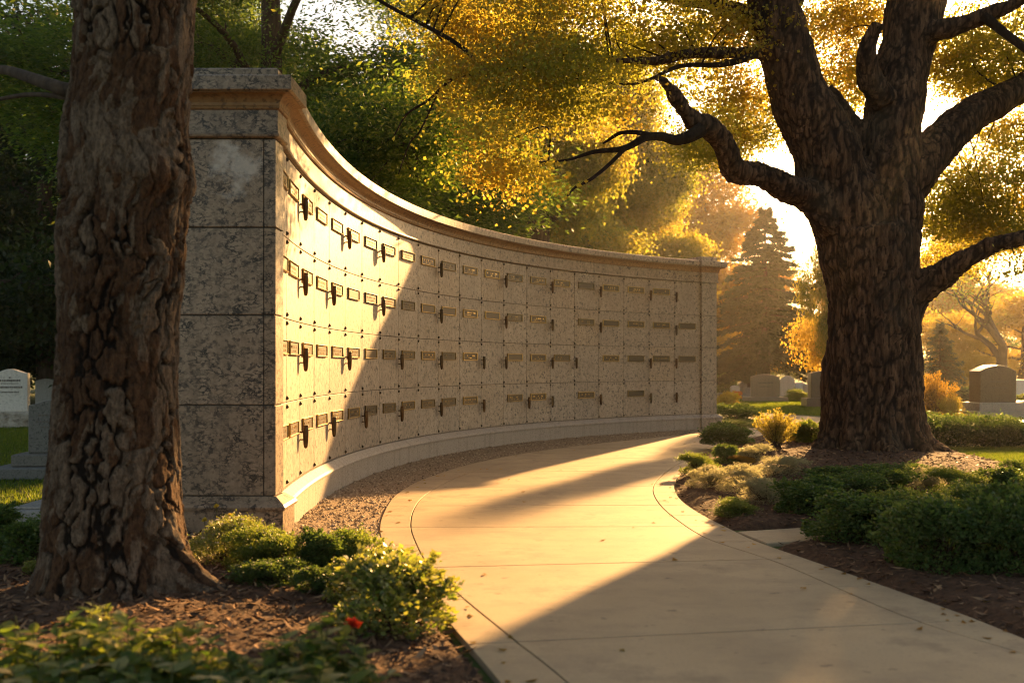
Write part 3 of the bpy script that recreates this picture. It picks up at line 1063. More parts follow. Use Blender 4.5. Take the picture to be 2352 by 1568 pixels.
def fore_tree():
    base = P(268, 1400, TD)
    t = thing('broad_trunked_tree', 'old tree with cracked plated bark, knots and flaring roots at left', 'tree', (base[0], TD, 0), worldkids=True)
    L = [(-40, 182, 446), (0, 178, 440), (100, 172, 437), (200, 165, 428), (290, 152, 421), (350, 148, 432), (410, 145, 440), (460, 146, 428), (550, 138, 418), (650, 136, 414), (750, 135, 399), (850, 132, 397), (950, 125, 398), (1050, 118, 400), (1150, 113, 405), (1250, 107, 418), (1330, 97, 440), (1400, 80, 462), (1440, 60, 485)]
    L = np.array(L, float)
    zc = EYE + (HY - L[:, 0]) / F * (TD + .2)
    AD = TD + .28
    xc = ((L[:, 1] + L[:, 2]) / 2 - CX) / F * AD
    rc = (L[:, 2] - L[:, 1]) / 2 / F * AD * 1.0
    o = np.argsort(zc)
    zc, xc, rc = zc[o], xc[o], rc[o]
    zc = np.concatenate([zc, [4.2, 5.2, 6.2]])
    xc = np.concatenate([xc, [xc[-1] + .03, xc[-1] + .1, xc[-1] + .2]])
    rc = np.concatenate([rc, [.30, .25, .18]])
    nz, nt_ = 900, 480
    z = np.linspace(-.12, 6.2, nz)
    z[z > 3.4] = np.linspace(3.4, 6.2, (z > 3.4).sum())
    th = np.linspace(0, 2 * math.pi, nt_, endpoint=False)
    Z, T = np.meshgrid(z, th, indexing='ij')
    R = np.interp(Z, zc, rc)
    X0 = np.interp(Z, zc, xc)
    zz = np.clip(Z, 0, None)

    def root(a, amp, h, w):
        dth = np.angle(np.exp(1j * (T - a)))
        return amp * np.exp(-(dth / w) ** 2) * np.exp(-zz / h)
    R = R + root(math.radians(-14), .46, .13, .20) + root(math.radians(-70), .10, .12, .3) + root(math.radians(200), .10, .12, .35) + root(math.radians(-125), .10, .1, .3) + root(math.radians(60), .2, .14, .3) + root(math.radians(130), .2, .14, .35)
    # knots

    def knob(a, zk, amp, wa, wz):
        dth = np.angle(np.exp(1j * (T - a)))
        return amp * np.exp(-(dth / wa) ** 2 - ((Z - zk) / wz) ** 2)
    zk = lambda y: EYE + (HY - y) / F * TD
    R = R + knob(math.radians(-48), zk(395), .055, .26, .10) - knob(math.radians(-48), zk(395), .03, .12, .045)
    R = R + knob(math.radians(-100), zk(690), .035, .2, .06) - knob(math.radians(-100), zk(690), .03, .09, .03)
    R = R + knob(math.radians(-125), zk(520), .03, .25, .12)
    a_ = T
    px = np.stack([np.cos(a_) * .30, np.sin(a_) * .30, Z], -1).reshape(-1, 3)
    warp = np.stack([fbm(px * 5, 3, 3), fbm(px * 5 + 9, 3, 4), fbm(px * 5 + 31, 3, 6)], 1) - .5
    q = (px + warp * .20) * np.array([11.5, 11.5, 3.2])
    d1, d2, cid = worley(q, 2)
    fine = fbm(px * np.array([58, 58, 30]), 3, 90) - .5
    crack = np.clip((d2 - d1 + .30 * fine - .02) / .12, 0, 1)
    q2 = (px + warp * .09) * np.array([24, 24, 6.])
    e1, e2, cid2 = worley(q2, 8)
    crack2 = np.clip((e2 - e1 + .3 * fine - .03) / .2, 0, 1)
    big = fbm(px * np.array([4.5, 4.5, 2.2]), 4, 12)
    dp = np.clip((fbm(px * np.array([3, 3, 1.2]), 3, 21) - .36) * 4.5, .45, 1)
    dp2 = np.clip((fbm(px * np.array([5, 5, 2.5]), 3, 93) - .42) * 6, 0, 1)
    h = crack * (.45 + .55 * np.clip(crack2 + 1 - dp2, 0, 1))
    disp = (.026 * (crack - 1) * dp + .008 * (crack2 - 1) * dp2 + .014 * (cid - .5) * crack + .04 * (big - .5) + .015 * (fbm(px * np.array([26, 26, 12]), 4, 33) - .5) + .011 * fine).reshape(nz, nt_)
    R = R + disp
    V = np.stack([X0 + np.cos(T) * R, TD + .30 + np.sin(T) * R, Z], -1).reshape(-1, 3)
    k = np.arange(nt_)
    rows = np.arange(nz - 1)[:, None] * nt_
    f = np.stack([rows + k, rows + (k + 1) % nt_, rows + nt_ + (k + 1) % nt_, rows + nt_ + k], -1).reshape(-1, 4)
    me = mesh_np('trunk', V, f, True)
    at_ = me.attributes.new('h', 'FLOAT', 'POINT')
    hv = np.clip(1 - (1 - h) * dp.ravel(), 0, 1)
    at_.data.foreach_set('value', hv.astype(np.float32))
    at2 = me.attributes.new('b', 'FLOAT', 'POINT')
    at2.data.foreach_set('value', np.clip(.42 * cid + .33 * cid2 + .9 * (fbm(px * np.array([3.5, 3.5, 1.6]), 3, 44) - .5) + .12, 0, 1).astype(np.float32))
    obj('trunk', me, M['bark'], t)
    yc = TD + .3
    bq = None
    for pts_, r0, r1 in (([(300, 232, 5.45), (215, 218, 5.45), (150, 206, 5.45), (90, 186, 5.6), (20, 163, 5.9), (-60, 146, 6.3), (-260, 60, 7.2)], .048, .02),
                         ([(290, 262, 5.45), (205, 236, 5.45), (140, 222, 5.5), (60, 218, 5.8), (-40, 232, 6.1), (-200, 230, 6.6)], .022, .008)):
        s = smooth_poly([P(*q_) for q_ in pts_], 6)
        bq = Quads()
        bq.tube(s, np.linspace(r0, r1, len(s)), 8)
        obj('branch', bq.mesh('branch'), M['dark_bark'], t)
    skel = [s]
    for (dx, dy, dz) in ((-2.2, -1.2, 1.4), (-2.6, .8, 1.6), (.6, -2.2, 2.0), (-.6, 1.8, 2.2), (1.3, -1.0, 2.4)):
        top = np.array([xc[-1], yc, 5.6 + rng.uniform(-.6, .4)])
        s = smooth_poly([top, top + np.array([dx, dy, dz]) * .45 + rng.normal(0, .12, 3), top + np.array([dx, dy, dz])], 6)
        bq = Quads()
        bq.tube(s, np.linspace(.12, .03, len(s)), 8)
        obj('branch', bq.mesh('branch'), M['dark_bark'], t)
    ells = [(xc[-1] - 2.0, yc - 1.2, 7.2, 1.6, 1.5, 1.0), (xc[-1] - 2.2, yc + .8, 7.4, 1.5, 1.5, 1.0), (xc[-1] + .4, yc - 2.0, 7.7, 1.5, 1.4, 1.0), (xc[-1] - .4, yc + .6, 8.2, 1.6, 1.4, 1.2)]
    c, sub = crown_points(ells, 16000, .38, 60, .5)
    v, f = leaf_arrays(c, .075, .026)
    obj('crown', mesh_np('crown', v, f), M['dark_leaf'], t)
    return t


def crown_points(ells, n, clump_r=.45, per=60, flat=.5, gap=.42, gfreq=.8, outer=2.4, seed=3):
    ells = np.asarray(ells, float)
    w = (ells[:, 3] * ells[:, 4] * ells[:, 5]) ** .8
    if ells.shape[1] > 6:
        w = w * ells[:, 6]
    ns = max(8, n // per)
    k = rng.choice(len(ells), ns, p=w / w.sum())
    d = unit(ns) * (rng.random(ns) ** (1 / outer))[:, None]
    sub = ells[k, :3] + d * ells[k, 3:6]
    sub = sub[fbm(sub * gfreq, 3, seed) > gap]
    cr = clump_r * rng.uniform(.6, 1.5, len(sub))
    c = np.repeat(sub, per, 0)
    crr = np.repeat(cr, per)
    off = rng.normal(0, 1, (len(c), 3)) * np.array([1, 1, flat]) * crr[:, None] * .62
    off[:, 2] -= .12 * (off[:, 0] ** 2 + off[:, 1] ** 2) / (crr + .01)
    return c + off, sub


def twigs(q, skel, sub, n, r0=.02, r1=.004, seg=4, sag=.25, far=9.0):
    """thin boughs from the nearest limb out to leaf clumps"""
    sk = np.concatenate(skel)
    pick = rng.choice(len(sub), min(n, len(sub)), replace=False)
    for i in pick:
        e = sub[i]
        dist = np.linalg.norm(sk - e, axis=1) + .35 * np.abs(sk[:, 2] - e[2])
        b = sk[np.argmin(dist)]
        if np.linalg.norm(e - b) > far:
            continue
        m_ = (b + e) / 2 + rng.normal(0, .12, 3) * np.linalg.norm(e - b)
        m_[2] += sag * np.linalg.norm(e - b) * .3
        s = smooth_poly([b, m_, e], seg)
        ln = np.linalg.norm(e - b)
        q.tube(s, np.linspace(min(r0, .008 + .012 * ln), r1, len(s)), 5)


fore_tree()

# ------------------------------------------------------------------ the oak
OD = 13.4


def oak():
    t = thing('oak_tree', 'massive oak with forking dark trunk and golden leaves in the right bed', 'tree', (OAK[0], OAK[1], 0), worldkids=True)
    px2m = OD / F
    trunk = [(2012, 1085, 138), (2012, 1050, 126), (2008, 1010, 116), (2006, 950, 109), (2006, 880, 104), (2007, 800, 101), (2007, 720, 101), (2003, 650, 104), (1995, 590, 108), (1987, 530, 106)]
    left = [(1988, 600, 92), (1962, 520, 92), (1930, 440, 86), (1896, 360, 78), (1864, 290, 72), (1832, 220, 66), (1810, 150, 62), (1790, 70, 58), (1778, 0, 56), (1765, -90, 54), (1740, -240, 46), (1690, -420, 36), (1650, -600, 24)]
    right = [(2010, 600, 90), (2030, 520, 84), (2046, 430, 74), (2046, 340, 67), (2050, 260, 65), (2062, 190, 63), (2085, 110, 60), (2103, 0, 66), (2118, -110, 58), (2135, -280, 48), (2120, -450, 36), (2150, -640, 24)]
    link = [(1880, 215, 34), (1915, 265, 40), (1950, 310, 42), (1985, 345, 44), (2030, 380, 46)]
    stub = [(2030, 230, 34), (2000, 190, 30), (1988, 140, 24), (1992, 95, 20), (2015, 50, 16)]
    rbr = [(2040, 440, 62), (2090, 400, 58), (2140, 345, 48), (2190, 298, 41), (2250, 255, 36), (2310, 222, 33), (2370, 190, 31), (2480, 140, 27), (2640, 60, 18), (2760, 20, 10)]
    ubr = [(2110, 90, 34), (2150, 76, 25), (2210, 57, 20), (2262, 36, 18), (2330, 6, 15), (2420, -40, 12), (2560, -120, 6)]
    ubr2 = [(2262, 36, 12), (2300, 66, 10), (2340, 100, 9), (2400, 150, 6), (2470, 190, 3)]
    lrb = [(2040, 770, 60), (2072, 705, 50), (2112, 662, 36), (2162, 632, 29), (2210, 604, 26), (2258, 577, 24), (2295, 561, 23), (2352, 548, 21), (2450, 530, 17), (2600, 480, 10), (2700, 450, 5)]
    lbr = [(1930, 520, 44), (1880, 468, 42), (1832, 438, 37), (1790, 419, 32), (1745, 403, 29), (1706, 400, 30), (1682, 386, 30), (1668, 350, 28), (1650, 318, 26), (1622, 297, 24), (1594, 284, 21), (1574, 258, 17), (1555, 229, 15), (1533, 197, 12), (1509, 178, 7), (1483, 188, 3.5)]
    lb2 = [(1610, 300, 17), (1578, 315, 14), (1548, 321, 12), (1520, 314, 11), (1483, 316, 9), (1433, 342, 7), (1367, 349, 5), (1307, 367, 3), (1260, 372, 2)]
    lb3 = [(1440, 338, 5.5), (1402, 376, 4.5), (1360, 410, 4), (1321, 430, 3), (1301, 453, 2)]
    lb4 = [(1490, 310, 7), (1462, 304, 5.5), (1426, 306, 4.5), (1400, 321, 3.5), (1385, 330, 2)]
    up1 = [(1810, 128, 22), (1740, 122, 15), (1664, 122, 14), (1598, 122, 12), (1550, 130, 11), (1499, 139, 9), (1440, 140, 7), (1400, 143, 6), (1334, 172, 3.5), (1290, 185, 2)]
    up1b = [(1735, 126, 9), (1690, 142, 8), (1640, 150, 6), (1560, 152, 5), (1470, 190, 3), (1400, 192, 2)]
    up2 = [(1790, 75, 34), (1724, 40, 26), (1664, 20, 20), (1598, 6, 15), (1515, -7, 11), (1420, -40, 8), (1300, -60, 5), (1180, -40, 3)]
    back1 = [(1790, 40, 30), (1850, -60, 26), (1920, -200, 20), (1990, -360, 12)]
    far1 = [(1334, 172, 5), (1260, 158, 5.5), (1180, 158, 5), (1110, 166, 4.5), (1040, 182, 4), (985, 230, 3.2), (935, 262, 2.5), (905, 312, 1.5)]
    far2 = [(1125, 164, 4.5), (1085, 130, 5), (1040, 95, 5), (960, 50, 4.5), (870, 0, 4), (790, -60, 2.5)]
    far3 = [(1010, 205, 2.5), (965, 300, 2.2), (940, 330, 1.8), (915, 400, 1.2)]
    shapes = {'far1': (far1, -1.6, -1.5), 'far2': (far2, -1.6, -1.5), 'far3': (far3, -1.55, -1.3), 'trunk': (trunk, 0, 0), 'left': (left, .1, -.4), 'right': (right, -.05, .5), 'link': (link, .15, .25), 'stub': (stub, -.1, -.5), 'rbr': (rbr, 0, 1.2), 'ubr': (ubr, .1, -.8), 'ubr2': (ubr2, -.4, -.8),
              'lrb': (lrb, 0, -1.3), 'lbr': (lbr, -.15, -1.4), 'lb2': (lb2, -1.1, -1.9), 'lb3': (lb3, -1.6, -2.0), 'lb4': (lb4, -1.5, -1.7), 'up1': (up1, 0, -1.6), 'up1b': (up1b, -.3, -1.2), 'up2': (up2, 0, .9), 'back1': (back1, .1, 2.5)}
    big, thin = Quads(), Quads()
    skel = []
    for nm, (pl, d0, d1) in shapes.items():
        k = len(pl)
        p3, rr = [], []
        for i, (x, y, r) in enumerate(pl):
            D = OD + d0 + (d1 - d0) * i / (k - 1)
            p3.append(np.append(P(x, y, D), r * D / F))
        s = smooth_poly(p3, 5)
        pos, rad = s[:, :3].copy(), np.maximum(s[:, 3], .006)
        if nm not in ('trunk',):
            wob = np.stack([fbm(pos * 1.6, 2, 40), fbm(pos * 1.6 + 7, 2, 41), fbm(pos * 1.6 + 19, 2, 42)], 1) - .5
            pos += wob * np.minimum(rad, .12)[:, None] * .8
        if nm in ('lb2', 'lb3', 'lb4', 'up1b', 'ubr2', 'far1', 'far2', 'far3'):
            qb = Quads()
            qb.tube(pos, rad, 8)
            obj('branch', qb.mesh('branch'), M['oak_bark'], t)
        else:
            big.tube(pos, rad, 20, closed=True)
        if nm not in ('trunk', 'link', 'stub'):
            skel.append(pos[len(pos) // 4:])
    # root flares
    for a, ln, r in ((-165, .80, .24), (-132, .55, .22), (-95, .45, .24), (-52, .6, .22), (-14, .85, .24), (30, .7, .24), (80, .6, .24), (130, .7, .24)):
        a = math.radians(a)
        d = np.array([math.cos(a), math.sin(a), 0])
        b = np.array([OAK[0], OAK[1], 0])
        s = smooth_poly([b + d * .40 + [0, 0, .75], b + d * .56 + [0, 0, .30], b + d * (.66 + .22 * ln) + [0, 0, .08], b + d * (.74 + .52 * ln) + [0, 0, -.05]], 5)
        big.tube(s, np.linspace(r, .07, len(s)), 12, closed=True)
    raw = big.mesh('trunk_raw', False)
    o = bpy.data.objects.new('trunk_raw', raw)
    COL.objects.link(o)
    md = o.modifiers.new('remesh', 'REMESH')
    md.mode = 'VOXEL'
    md.voxel_size = .028
    md2 = o.modifiers.new('smooth', 'SMOOTH')
    md2.factor, md2.iterations = .5, 6
    dg = bpy.context.evaluated_depsgraph_get()
    me = bpy.data.meshes.new_from_object(o.evaluated_get(dg))
    bpy.data.objects.remove(o)
    me.name = 'trunk'
    nv = len(me.vertices)
    co = np.empty(nv * 3, np.float32)
    no = np.empty(nv * 3, np.float32)
    me.vertices.foreach_get('co', co)
    me.vertex_normals.foreach_get('vector', no)
    co, no = co.reshape(-1, 3).astype(float), no.reshape(-1, 3)
    wp = co + (np.stack([fbm(co * 2, 3, 51), fbm(co * 2 + 5, 3, 52), co[:, 0] * 0], 1) - .5) * np.array([.16, .16, 0])
    r1 = 1 - np.abs(2 * fbm(wp * np.array([8.5, 8.5, .9]), 3, 50) - 1)
    lump = fbm(co * np.array([1.6, 1.6, .8]), 3, 60) - .5
    low = np.clip((6.5 - co[:, 2]) / 3, .35, 1)
    wq = (co + (np.stack([fbm(co * 4, 3, 54), fbm(co * 4 + 5, 3, 55), fbm(co * 4 + 11, 3, 56)], 1) - .5) * .16) * np.array([15, 15, 2.3])
    d1, d2, _c = worley(wq, 57)
    crack = np.clip((d2 - d1) / .40, 0, 1)
    co += no * ((r1 - .75) * .030 * low + (crack ** .7 - .7) * .030 * low + lump * .13 * low + (fbm(co * 4.5, 3, 61) - .5) * .07)[:, None]
    hh = me.attributes.new('h', 'FLOAT', 'POINT')
    hh.data.foreach_set('value', (crack * (.55 + .45 * r1)).astype(np.float32))
    me.vertices.foreach_set('co', co.astype(np.float32).ravel())
    me.polygons.foreach_set('use_smooth', np.ones(len(me.polygons), bool))
    me.update()
    me.materials.clear()
    obj('trunk', me, M['oak_bark'], t)
    # crown: leaf masses seen in the photograph plus the part above and behind the frame
    L = []

    def lobe(x, y, rx, ry, D, rd, w=1.0):
        c = P(x, y, D)
        L.append((c[0], c[1], c[2], rx * D / F, rd, ry * D / F, w))
    lobe(1110, 330, 125, 90, 10.6, .5, .5)
    lobe(1180, 405, 105, 55, 11.0, .4, .6)
    lobe(1240, 200, 230, 110, 11.5, .7, .75)
    lobe(1090, 190, 130, 80, 12.4, .8, .6)
    lobe(1450, 250, 170, 60, 16.5, .6, .4)
    lobe(1640, 330, 110, 70, 15.2, .8, .45)
    lobe(1500, 90, 260, 90, 12.8, 1.1, .7)
    lobe(1210, 70, 230, 110, 12.4, 1.1, .75)
    lobe(1000, 40, 130, 80, 12.6, .8, .35)
    lobe(1680, 215, 110, 60, 13.6, .8, .65)
    lobe(1660, 60, 160, 70, 13.4, .9, .9)
    lobe(1930, 40, 110, 90, 14.8, .9, .9)
    lobe(1930, 190, 90, 90, 15.4, .8, .75)
    lobe(1930, 320, 60, 40, 16.0, .5, .7)
    lobe(1690, 300, 90, 70, 17.0, .7, .8)
    lobe(1760, 200, 70, 70, 17.0, .7, .4)
    lobe(2340, 310, 80, 60, 16, .6, .8)
    lobe(2200, 600, 80, 30, 17, .6, .4)
    lobe(2260, 110, 150, 90, 14.4, 1.0, .85)
    lobe(2270, 200, 120, 60, 15.4, .8, .6)
    lobe(2240, 350, 130, 60, 15.4, .9, 1.0)
    lobe(2310, 430, 130, 70, 14.8, .9, .9)
    lobe(2190, 480, 100, 80, 15.4, .8, .9)
    lobe(2310, 510, 110, 50, 14.6, .7, .8)
    lobe(2320, 615, 70, 26, 12.4, .3, .25)
    lobe(2260, 560, 110, 30, 16.5, .6, .6)
    lobe(1790, 270, 70, 60, 17.0, .7, .4)
    for (x, y, rx, ry, D) in ((1300, -160, 260, 150, 12.6), (1650, -260, 280, 170, 13.4), (1980, -330, 260, 150, 14.4), (2320, -170, 240, 130, 14), (2620, 60, 220, 170, 14), (2560, 330, 160, 130, 14), (2080, -560, 330, 170, 14), (1650, -520, 280, 150, 13.5), (2450, -420, 280, 170, 14.5)):
        lobe(x, y, rx, ry, D, 1.6, .55)
    c, sub = crown_points(L, 400000, .26, 60, .5, gap=.38, gfreq=1.1, outer=2.6, seed=71)
    v, f = leaf_arrays(c, .050, .020)
    nl = len(f)
    thin.add(v, f)
    twigs(thin, skel, sub, 230, .014, .003, 6, .25, 1.9)
    me = thin.mesh('crown', False)
    me.polygons.foreach_set('material_index', (np.arange(len(me.polygons)) >= nl).astype(np.int32))
    obj('crown', me, [M['oak_leaf'], M['oak_bark']], t)
    return t


oak()

# ------------------------------------------------------------------ trees behind the wall and round the cemetery
def tree_meshes(kind, seed, n, H, R, zlo, leafL, leafW, leafm, barkm, trunk_r, clump=.7, flat=.5, gap=.42, per=50, ntw=160, limbs=9, feather=False, gfreq=.45):
    """trunk + boughs + crown for a tree standing at the origin"""
    q = Quads()
    lean = rng.normal(0, .04, 2)
    tz = np.linspace(-.1, H * .86, 9)
    tp = np.column_stack([lean[0] * tz + .10 * np.sin(tz * .8 + seed), lean[1] * tz + .10 * np.cos(tz * .7 + seed), tz])
    q.tube(tp, trunk_r * np.clip(1.0 - .85 * (tz / H), .1, 1) * (1 + .5 * np.exp(-np.clip(tz, 0, 9) / .25)), 10)
    skel = [tp[4:]]
    L = []
    for k in range(limbs):
        a = 2.4 * k + rng.uniform(-.4, .4)
        f_ = k / max(1, limbs - 1)
        z0 = zlo + (H * .72 - zlo) * f_ * .9
        ln = R * (1.0 - .45 * f_) * rng.uniform(.75, 1.1)
        d = np.array([math.cos(a), math.sin(a), 0])
        b = np.array([np.interp(z0, tz, tp[:, 0]), np.interp(z0, tz, tp[:, 1]), z0])
        e = b + d * ln * .85 + np.array([0, 0, ln * rng.uniform(.12, .5)])
        m_ = (b + e) / 2 + np.array([0, 0, .08 * ln]) + rng.normal(0, .08 * ln, 3)
        s = smooth_poly([b, m_, e], 5)
        q.tube(s, np.linspace(trunk_r * (.42 - .2 * f_), trunk_r * .06, len(s)), 7)
        skel.append(s)
        for w_ in (.55, .95):
            c = b + (e - b) * w_
            L.append((c[0], c[1], c[2] + .25 * clump, ln * .42, ln * .42, ln * .42 * (.34 if feather else .55)))
    L.append((tp[-1, 0], tp[-1, 1], H * .84, R * .45, R * .45, H * .16))
    c, sub = crown_points(L, n, clump, per, flat, gap, gfreq, 2.2, seed)
    twigs(q, skel, sub, ntw, .03, .006, 3)
    d = None
    if feather:
        d = c - np.array([0, 0, H * .5])
        d[:, 2] = d[:, 2] * .15 - .25
        d /= np.linalg.norm(d, axis=1)[:, None]
    v, f = leaf_arrays(c, leafL, leafW, d, .7)
    return (q.mesh('trunk'), barkm), (mesh_np('crown', v, f), leafm)


def spruce_meshes(n, H, R, z0, leafm, barkm, seed, nl=.16, nw=.014, trunk_r=.2, tiers=22):
    q = Quads()
    tz = np.linspace(-.1, H * .98, 8)
    q.tube(np.column_stack([tz * 0, tz * 0, tz]), trunk_r * np.clip(1 - tz / H, .05, 1), 9)
    C, Dd = [], []
    per = max(4, n // (tiers * 11))
    for k in range(tiers):
        f_ = (k + .3) / tiers
        z = z0 + (H - z0) * f_
        r = R * (1 - f_) ** .85 * rng.uniform(.82, 1.1)
        for j in range(11):
            a = rng.uniform(0, 6.28)
            ln = r * rng.uniform(.75, 1.1)
            d = np.array([math.cos(a), math.sin(a), 0])
            b = np.array([0, 0, z])
            e = b + d * ln + np.array([0, 0, -.22 * ln + .1 * rng.normal()])
            s = smooth_poly([b, (b + e) / 2 + [0, 0, .04 * ln], e], 3)
            q.tube(s, np.linspace(.02, .004, len(s)), 4)
            m_ = int(per * (.3 + 1.3 * (1 - f_)))
            tt = rng.random(m_) ** .6
            c = b + (e - b) * tt[:, None]
            side = np.cross(d, [0, 0, 1.])
            wdt = ln * .30 * (1.1 - tt) + .05
            c = c + side * (rng.uniform(-1, 1, m_) * wdt)[:, None]
            c[:, 2] += -.10 * rng.random(m_) * ln * .5 + rng.normal(0, .03, m_)
            C.append(c)
            dd_ = d[None] * .7 + side[None] * rng.uniform(-.8, .8, m_)[:, None] + np.array([0, 0, -.25])
            Dd.append(dd_)
    C, Dd = np.concatenate(C), np.concatenate(Dd)
    Dd /= np.linalg.norm(Dd, axis=1)[:, None]
    v, f = leaf_arrays(C, nl, nw, Dd, .45, .3)
    return (q.mesh('trunk'), barkm), (mesh_np('crown', v, f), leafm)


def place_tree(name, label, loc, parts, rot=0.0, sc=1.0, group=None):
    t = thing(name, label, 'tree', loc, group)
    t.rotation_euler = (0, 0, rot)
    t.scale = (sc, sc, sc) if not isinstance(sc, tuple) else sc
    for nm, (me, mt) in zip(('trunk', 'crown'), parts):
        obj(nm, me, mt, t)
    return t


# feathery green tree right behind the near end of the wall, with the boughs that reach past the oak
TA = tree_meshes('feather', 3, 260000, 13.5, 5.4, 2.4, .11, .018, M['green_leaf'], M['dark_bark'], .34, .50, .32, .38, 60, 300, 16, True, .5)
place_tree('feathery_tree', 'tall dark green tree with feathery layered foliage rising behind the near end of the wall', (-4.8, 18.6, 0), TA, .4)
TA2 = tree_meshes('feather', 8, 200000, 13.5, 5.0, 1.8, .12, .02, M['green_leaf'], M['dark_bark'], .32, .5, .32, .36, 60, 220, 14, True, .5)
place_tree('feathery_tree', 'green feathery tree further back, between the cracked tree and the tallest wall foliage', (-11.5, 35.0, 0), TA2, 2.0, 1.15)

place_tree('feathery_tree', 'feathery green tree in the gap above the wall left of the golden oak leaves', (-3.0, 31.0, 0), TA2, .7, 1.1)
# golden green maple whose dark trunk shows above the wall
TB = tree_meshes('maple', 4, 190000, 15.0, 4.1, 4.9, .115, .046, M['gold_leaf'], M['dark_bark'], .60, .5, .5, .40, 50, 200, 13, False, .6)
place_tree('maple_tree', 'golden green maple whose thick dark trunk forks just above the wall coping', (.75, 26.5, 0), TB, 1.1, (.68, .68, 1.0))
place_tree('maple_tree', 'tall golden maple further back, filling the gap under the long left limb of the oak', (4.2, 37.0, 0), TB, 3.6, (.8, .8, .92))
TB2 = tree_meshes('maple', 14, 80000, 7.4, 3.9, 1.6, .12, .05, M['gold_leaf'], M['dark_bark'], .3, .5, .5, .40, 50, 120, 12, False, .6)
place_tree('maple_tree', 'bright yellow green rounded maple just behind the middle of the wall', (2.6, 31.5, 0), TB2, .3, .85)
place_tree('maple_tree', 'slim golden tree added behind the oak trunk, nearest to it, to shade the path', (8.7, 27.0, 0), TB2, 1.9, (.23, .23, .90))  # added tree, tucked behind the oak to throw shade on the path
TO = tree_meshes('orange', 5, 70000, 11, 4.6, 2.4, .15, .06, M['orange_leaf'], M['dark_bark'], .35, .6, .5, .42, 50, 140, 12, False, .5)
place_tree('autumn_tree', 'tall orange brown autumn tree in haze left of the broad spruce', (11.5, 57.0, 0), TO, .8, 1.3)
place_tree('autumn_tree', 'low orange brown autumn tree seen between the spruce and the oak trunk', (17.0, 52.0, 0), TO, 2.9, .52)
TS = spruce_meshes(90000, 8.6, 3.6, 1.5, M['needle'], M['dark_bark'], 6, .22, .026, .26, 24)
place_tree('spruce_tree', 'broad dark conical spruce on a bare trunk beyond the far end of the wall', (11.7, 46.0, 0), TS, .2)
TSB = spruce_meshes(22000, 2.6, 1.15, .1, M['blue_needle'], M['dark_bark'], 9, .09, .010, .08, 16)
place_tree('blue_spruce', 'small dense blue green spruce right behind the oak trunk', (12.9, 30.0, 0), TSB, .2)
TY = tree_meshes('yellow', 7, 60000, 7.8, 4.4, 1.0, .14, .058, M['yellow_leaf'], M['dark_bark'], .26, .6, .5, .40, 50, 120, 12, False, .5)
place_tree('yellow_tree', 'yellow leaved tree glowing behind the bare tree at the right edge', (23.5, 46.0, 0), TY, .5, (1.25, 1.0, .62))
place_tree('yellow_tree', 'low yellow tree left of the bare trunk, above the large brown headstone', (18.6, 43.0, 0), TY, 5.0, (.62, .6, .46))
place_tree('yellow_tree', 'narrow yellow leaved tree added right behind the oak trunk to shade the far path', (12.3, 34.5, 0), TY, 2.6, (.5, .5, .84))  # added so that its shadow falls across the far part of the path
place_tree('yellow_tree', 'low yellow leaved tree under the spruce boughs, left of the oak trunk', (14.2, 60.0, 0), TY, 1.7, (.9, .9, .48))
place_tree('yellow_tree', 'low yellow tree beside the far end pillar, behind the small white stones', (11.3, 56.0, 0), TY, 4.1, (.7, .7, .42))
place_tree('yellow_tree', 'tall pale yellow tree behind the maples, left of the spruce', (4.6, 40.0, 0), TY, 3.3, (.85, .85, 1.15))


def bare_tree(loc):
    t = thing('bare_tree', 'thin leafed grey tree with spreading bare boughs behind the large brown headstone', 'tree', loc)
    q = Quads()
    tips = []

    def grow(p, d, ln, r, lvl):
        n = 4
        pts_ = [p]
        for i in range(n):
            d = d + rng.normal(0, .10, 3) + np.array([0, 0, .035])
            d /= np.linalg.norm(d)
            pts_.append(pts_[-1] + d * ln / n)
        q.tube(np.array(pts_), np.linspace(r, r * .62, n + 1), 7 if lvl < 2 else 5)
        if lvl >= 4:
            tips.append(pts_[-1])
            return
        for k in range(3 if lvl < 3 else 2):
            a = rng.uniform(0, 6.28)
            s = np.array([math.cos(a), math.sin(a), 0])
            nd_ = d * .62 + s * rng.uniform(.55, .95) + np.array([0, 0, .1])
            grow(pts_[-1 - (k % 2)], nd_ / np.linalg.norm(nd_), ln * rng.uniform(.62, .85), r * .52, lvl + 1)
    grow(np.array([0, 0, -.1]), np.array([0, 0, 1.]), 2.2, .28, 0)
    obj('trunk', q.mesh('trunk'), M['grey_bark'], t)
    tips = np.array(tips)
    c = np.repeat(tips, 26, 0) + rng.normal(0, .38, (len(tips) * 26, 3))
    v, f = leaf_arrays(c, .10, .022)
    obj('crown', mesh_np('crown', v, f), M['shrub_mid'], t)


bare_tree((19.3, 39.5, 0))

# dark woodland edge at the left and the far tree line
TD1 = tree_meshes('dark', 9, 60000, 11, 4.6, .8, .15, .05, M['dark_leaf'], M['dark_bark'], .34, .62, .5, .36, 50, 120, 14, False, .5)
TD2 = tree_meshes('dark', 19, 60000, 9.5, 4.8, .6, .16, .055, M['green_leaf'], M['dark_bark'], .30, .62, .5, .36, 50, 120, 14, False, .5)
dark = [(-14.0, 30.5, 1.15, 'dark tree close behind the small pale slab at the left'), (-9.0, 43, 1.6, 'tall dark tree directly behind the feathery tree and the pillar'), (-17.5, 33, 1.0, 'dark dense tree nearest the white arched headstone, at the left edge'), (-14.2, 40, 1.05, 'dark tree standing behind the grey headstones left of the cracked trunk'),
        (-23.5, 44, 1.25, 'dark tall tree at the far left, behind the first row of trees'), (-11.0, 52, 1.15, 'dark tree seen low between the cracked trunk and the left woodland'),
        (-21.0, 60, 1.3, 'farthest dark tree of the left woodland')]
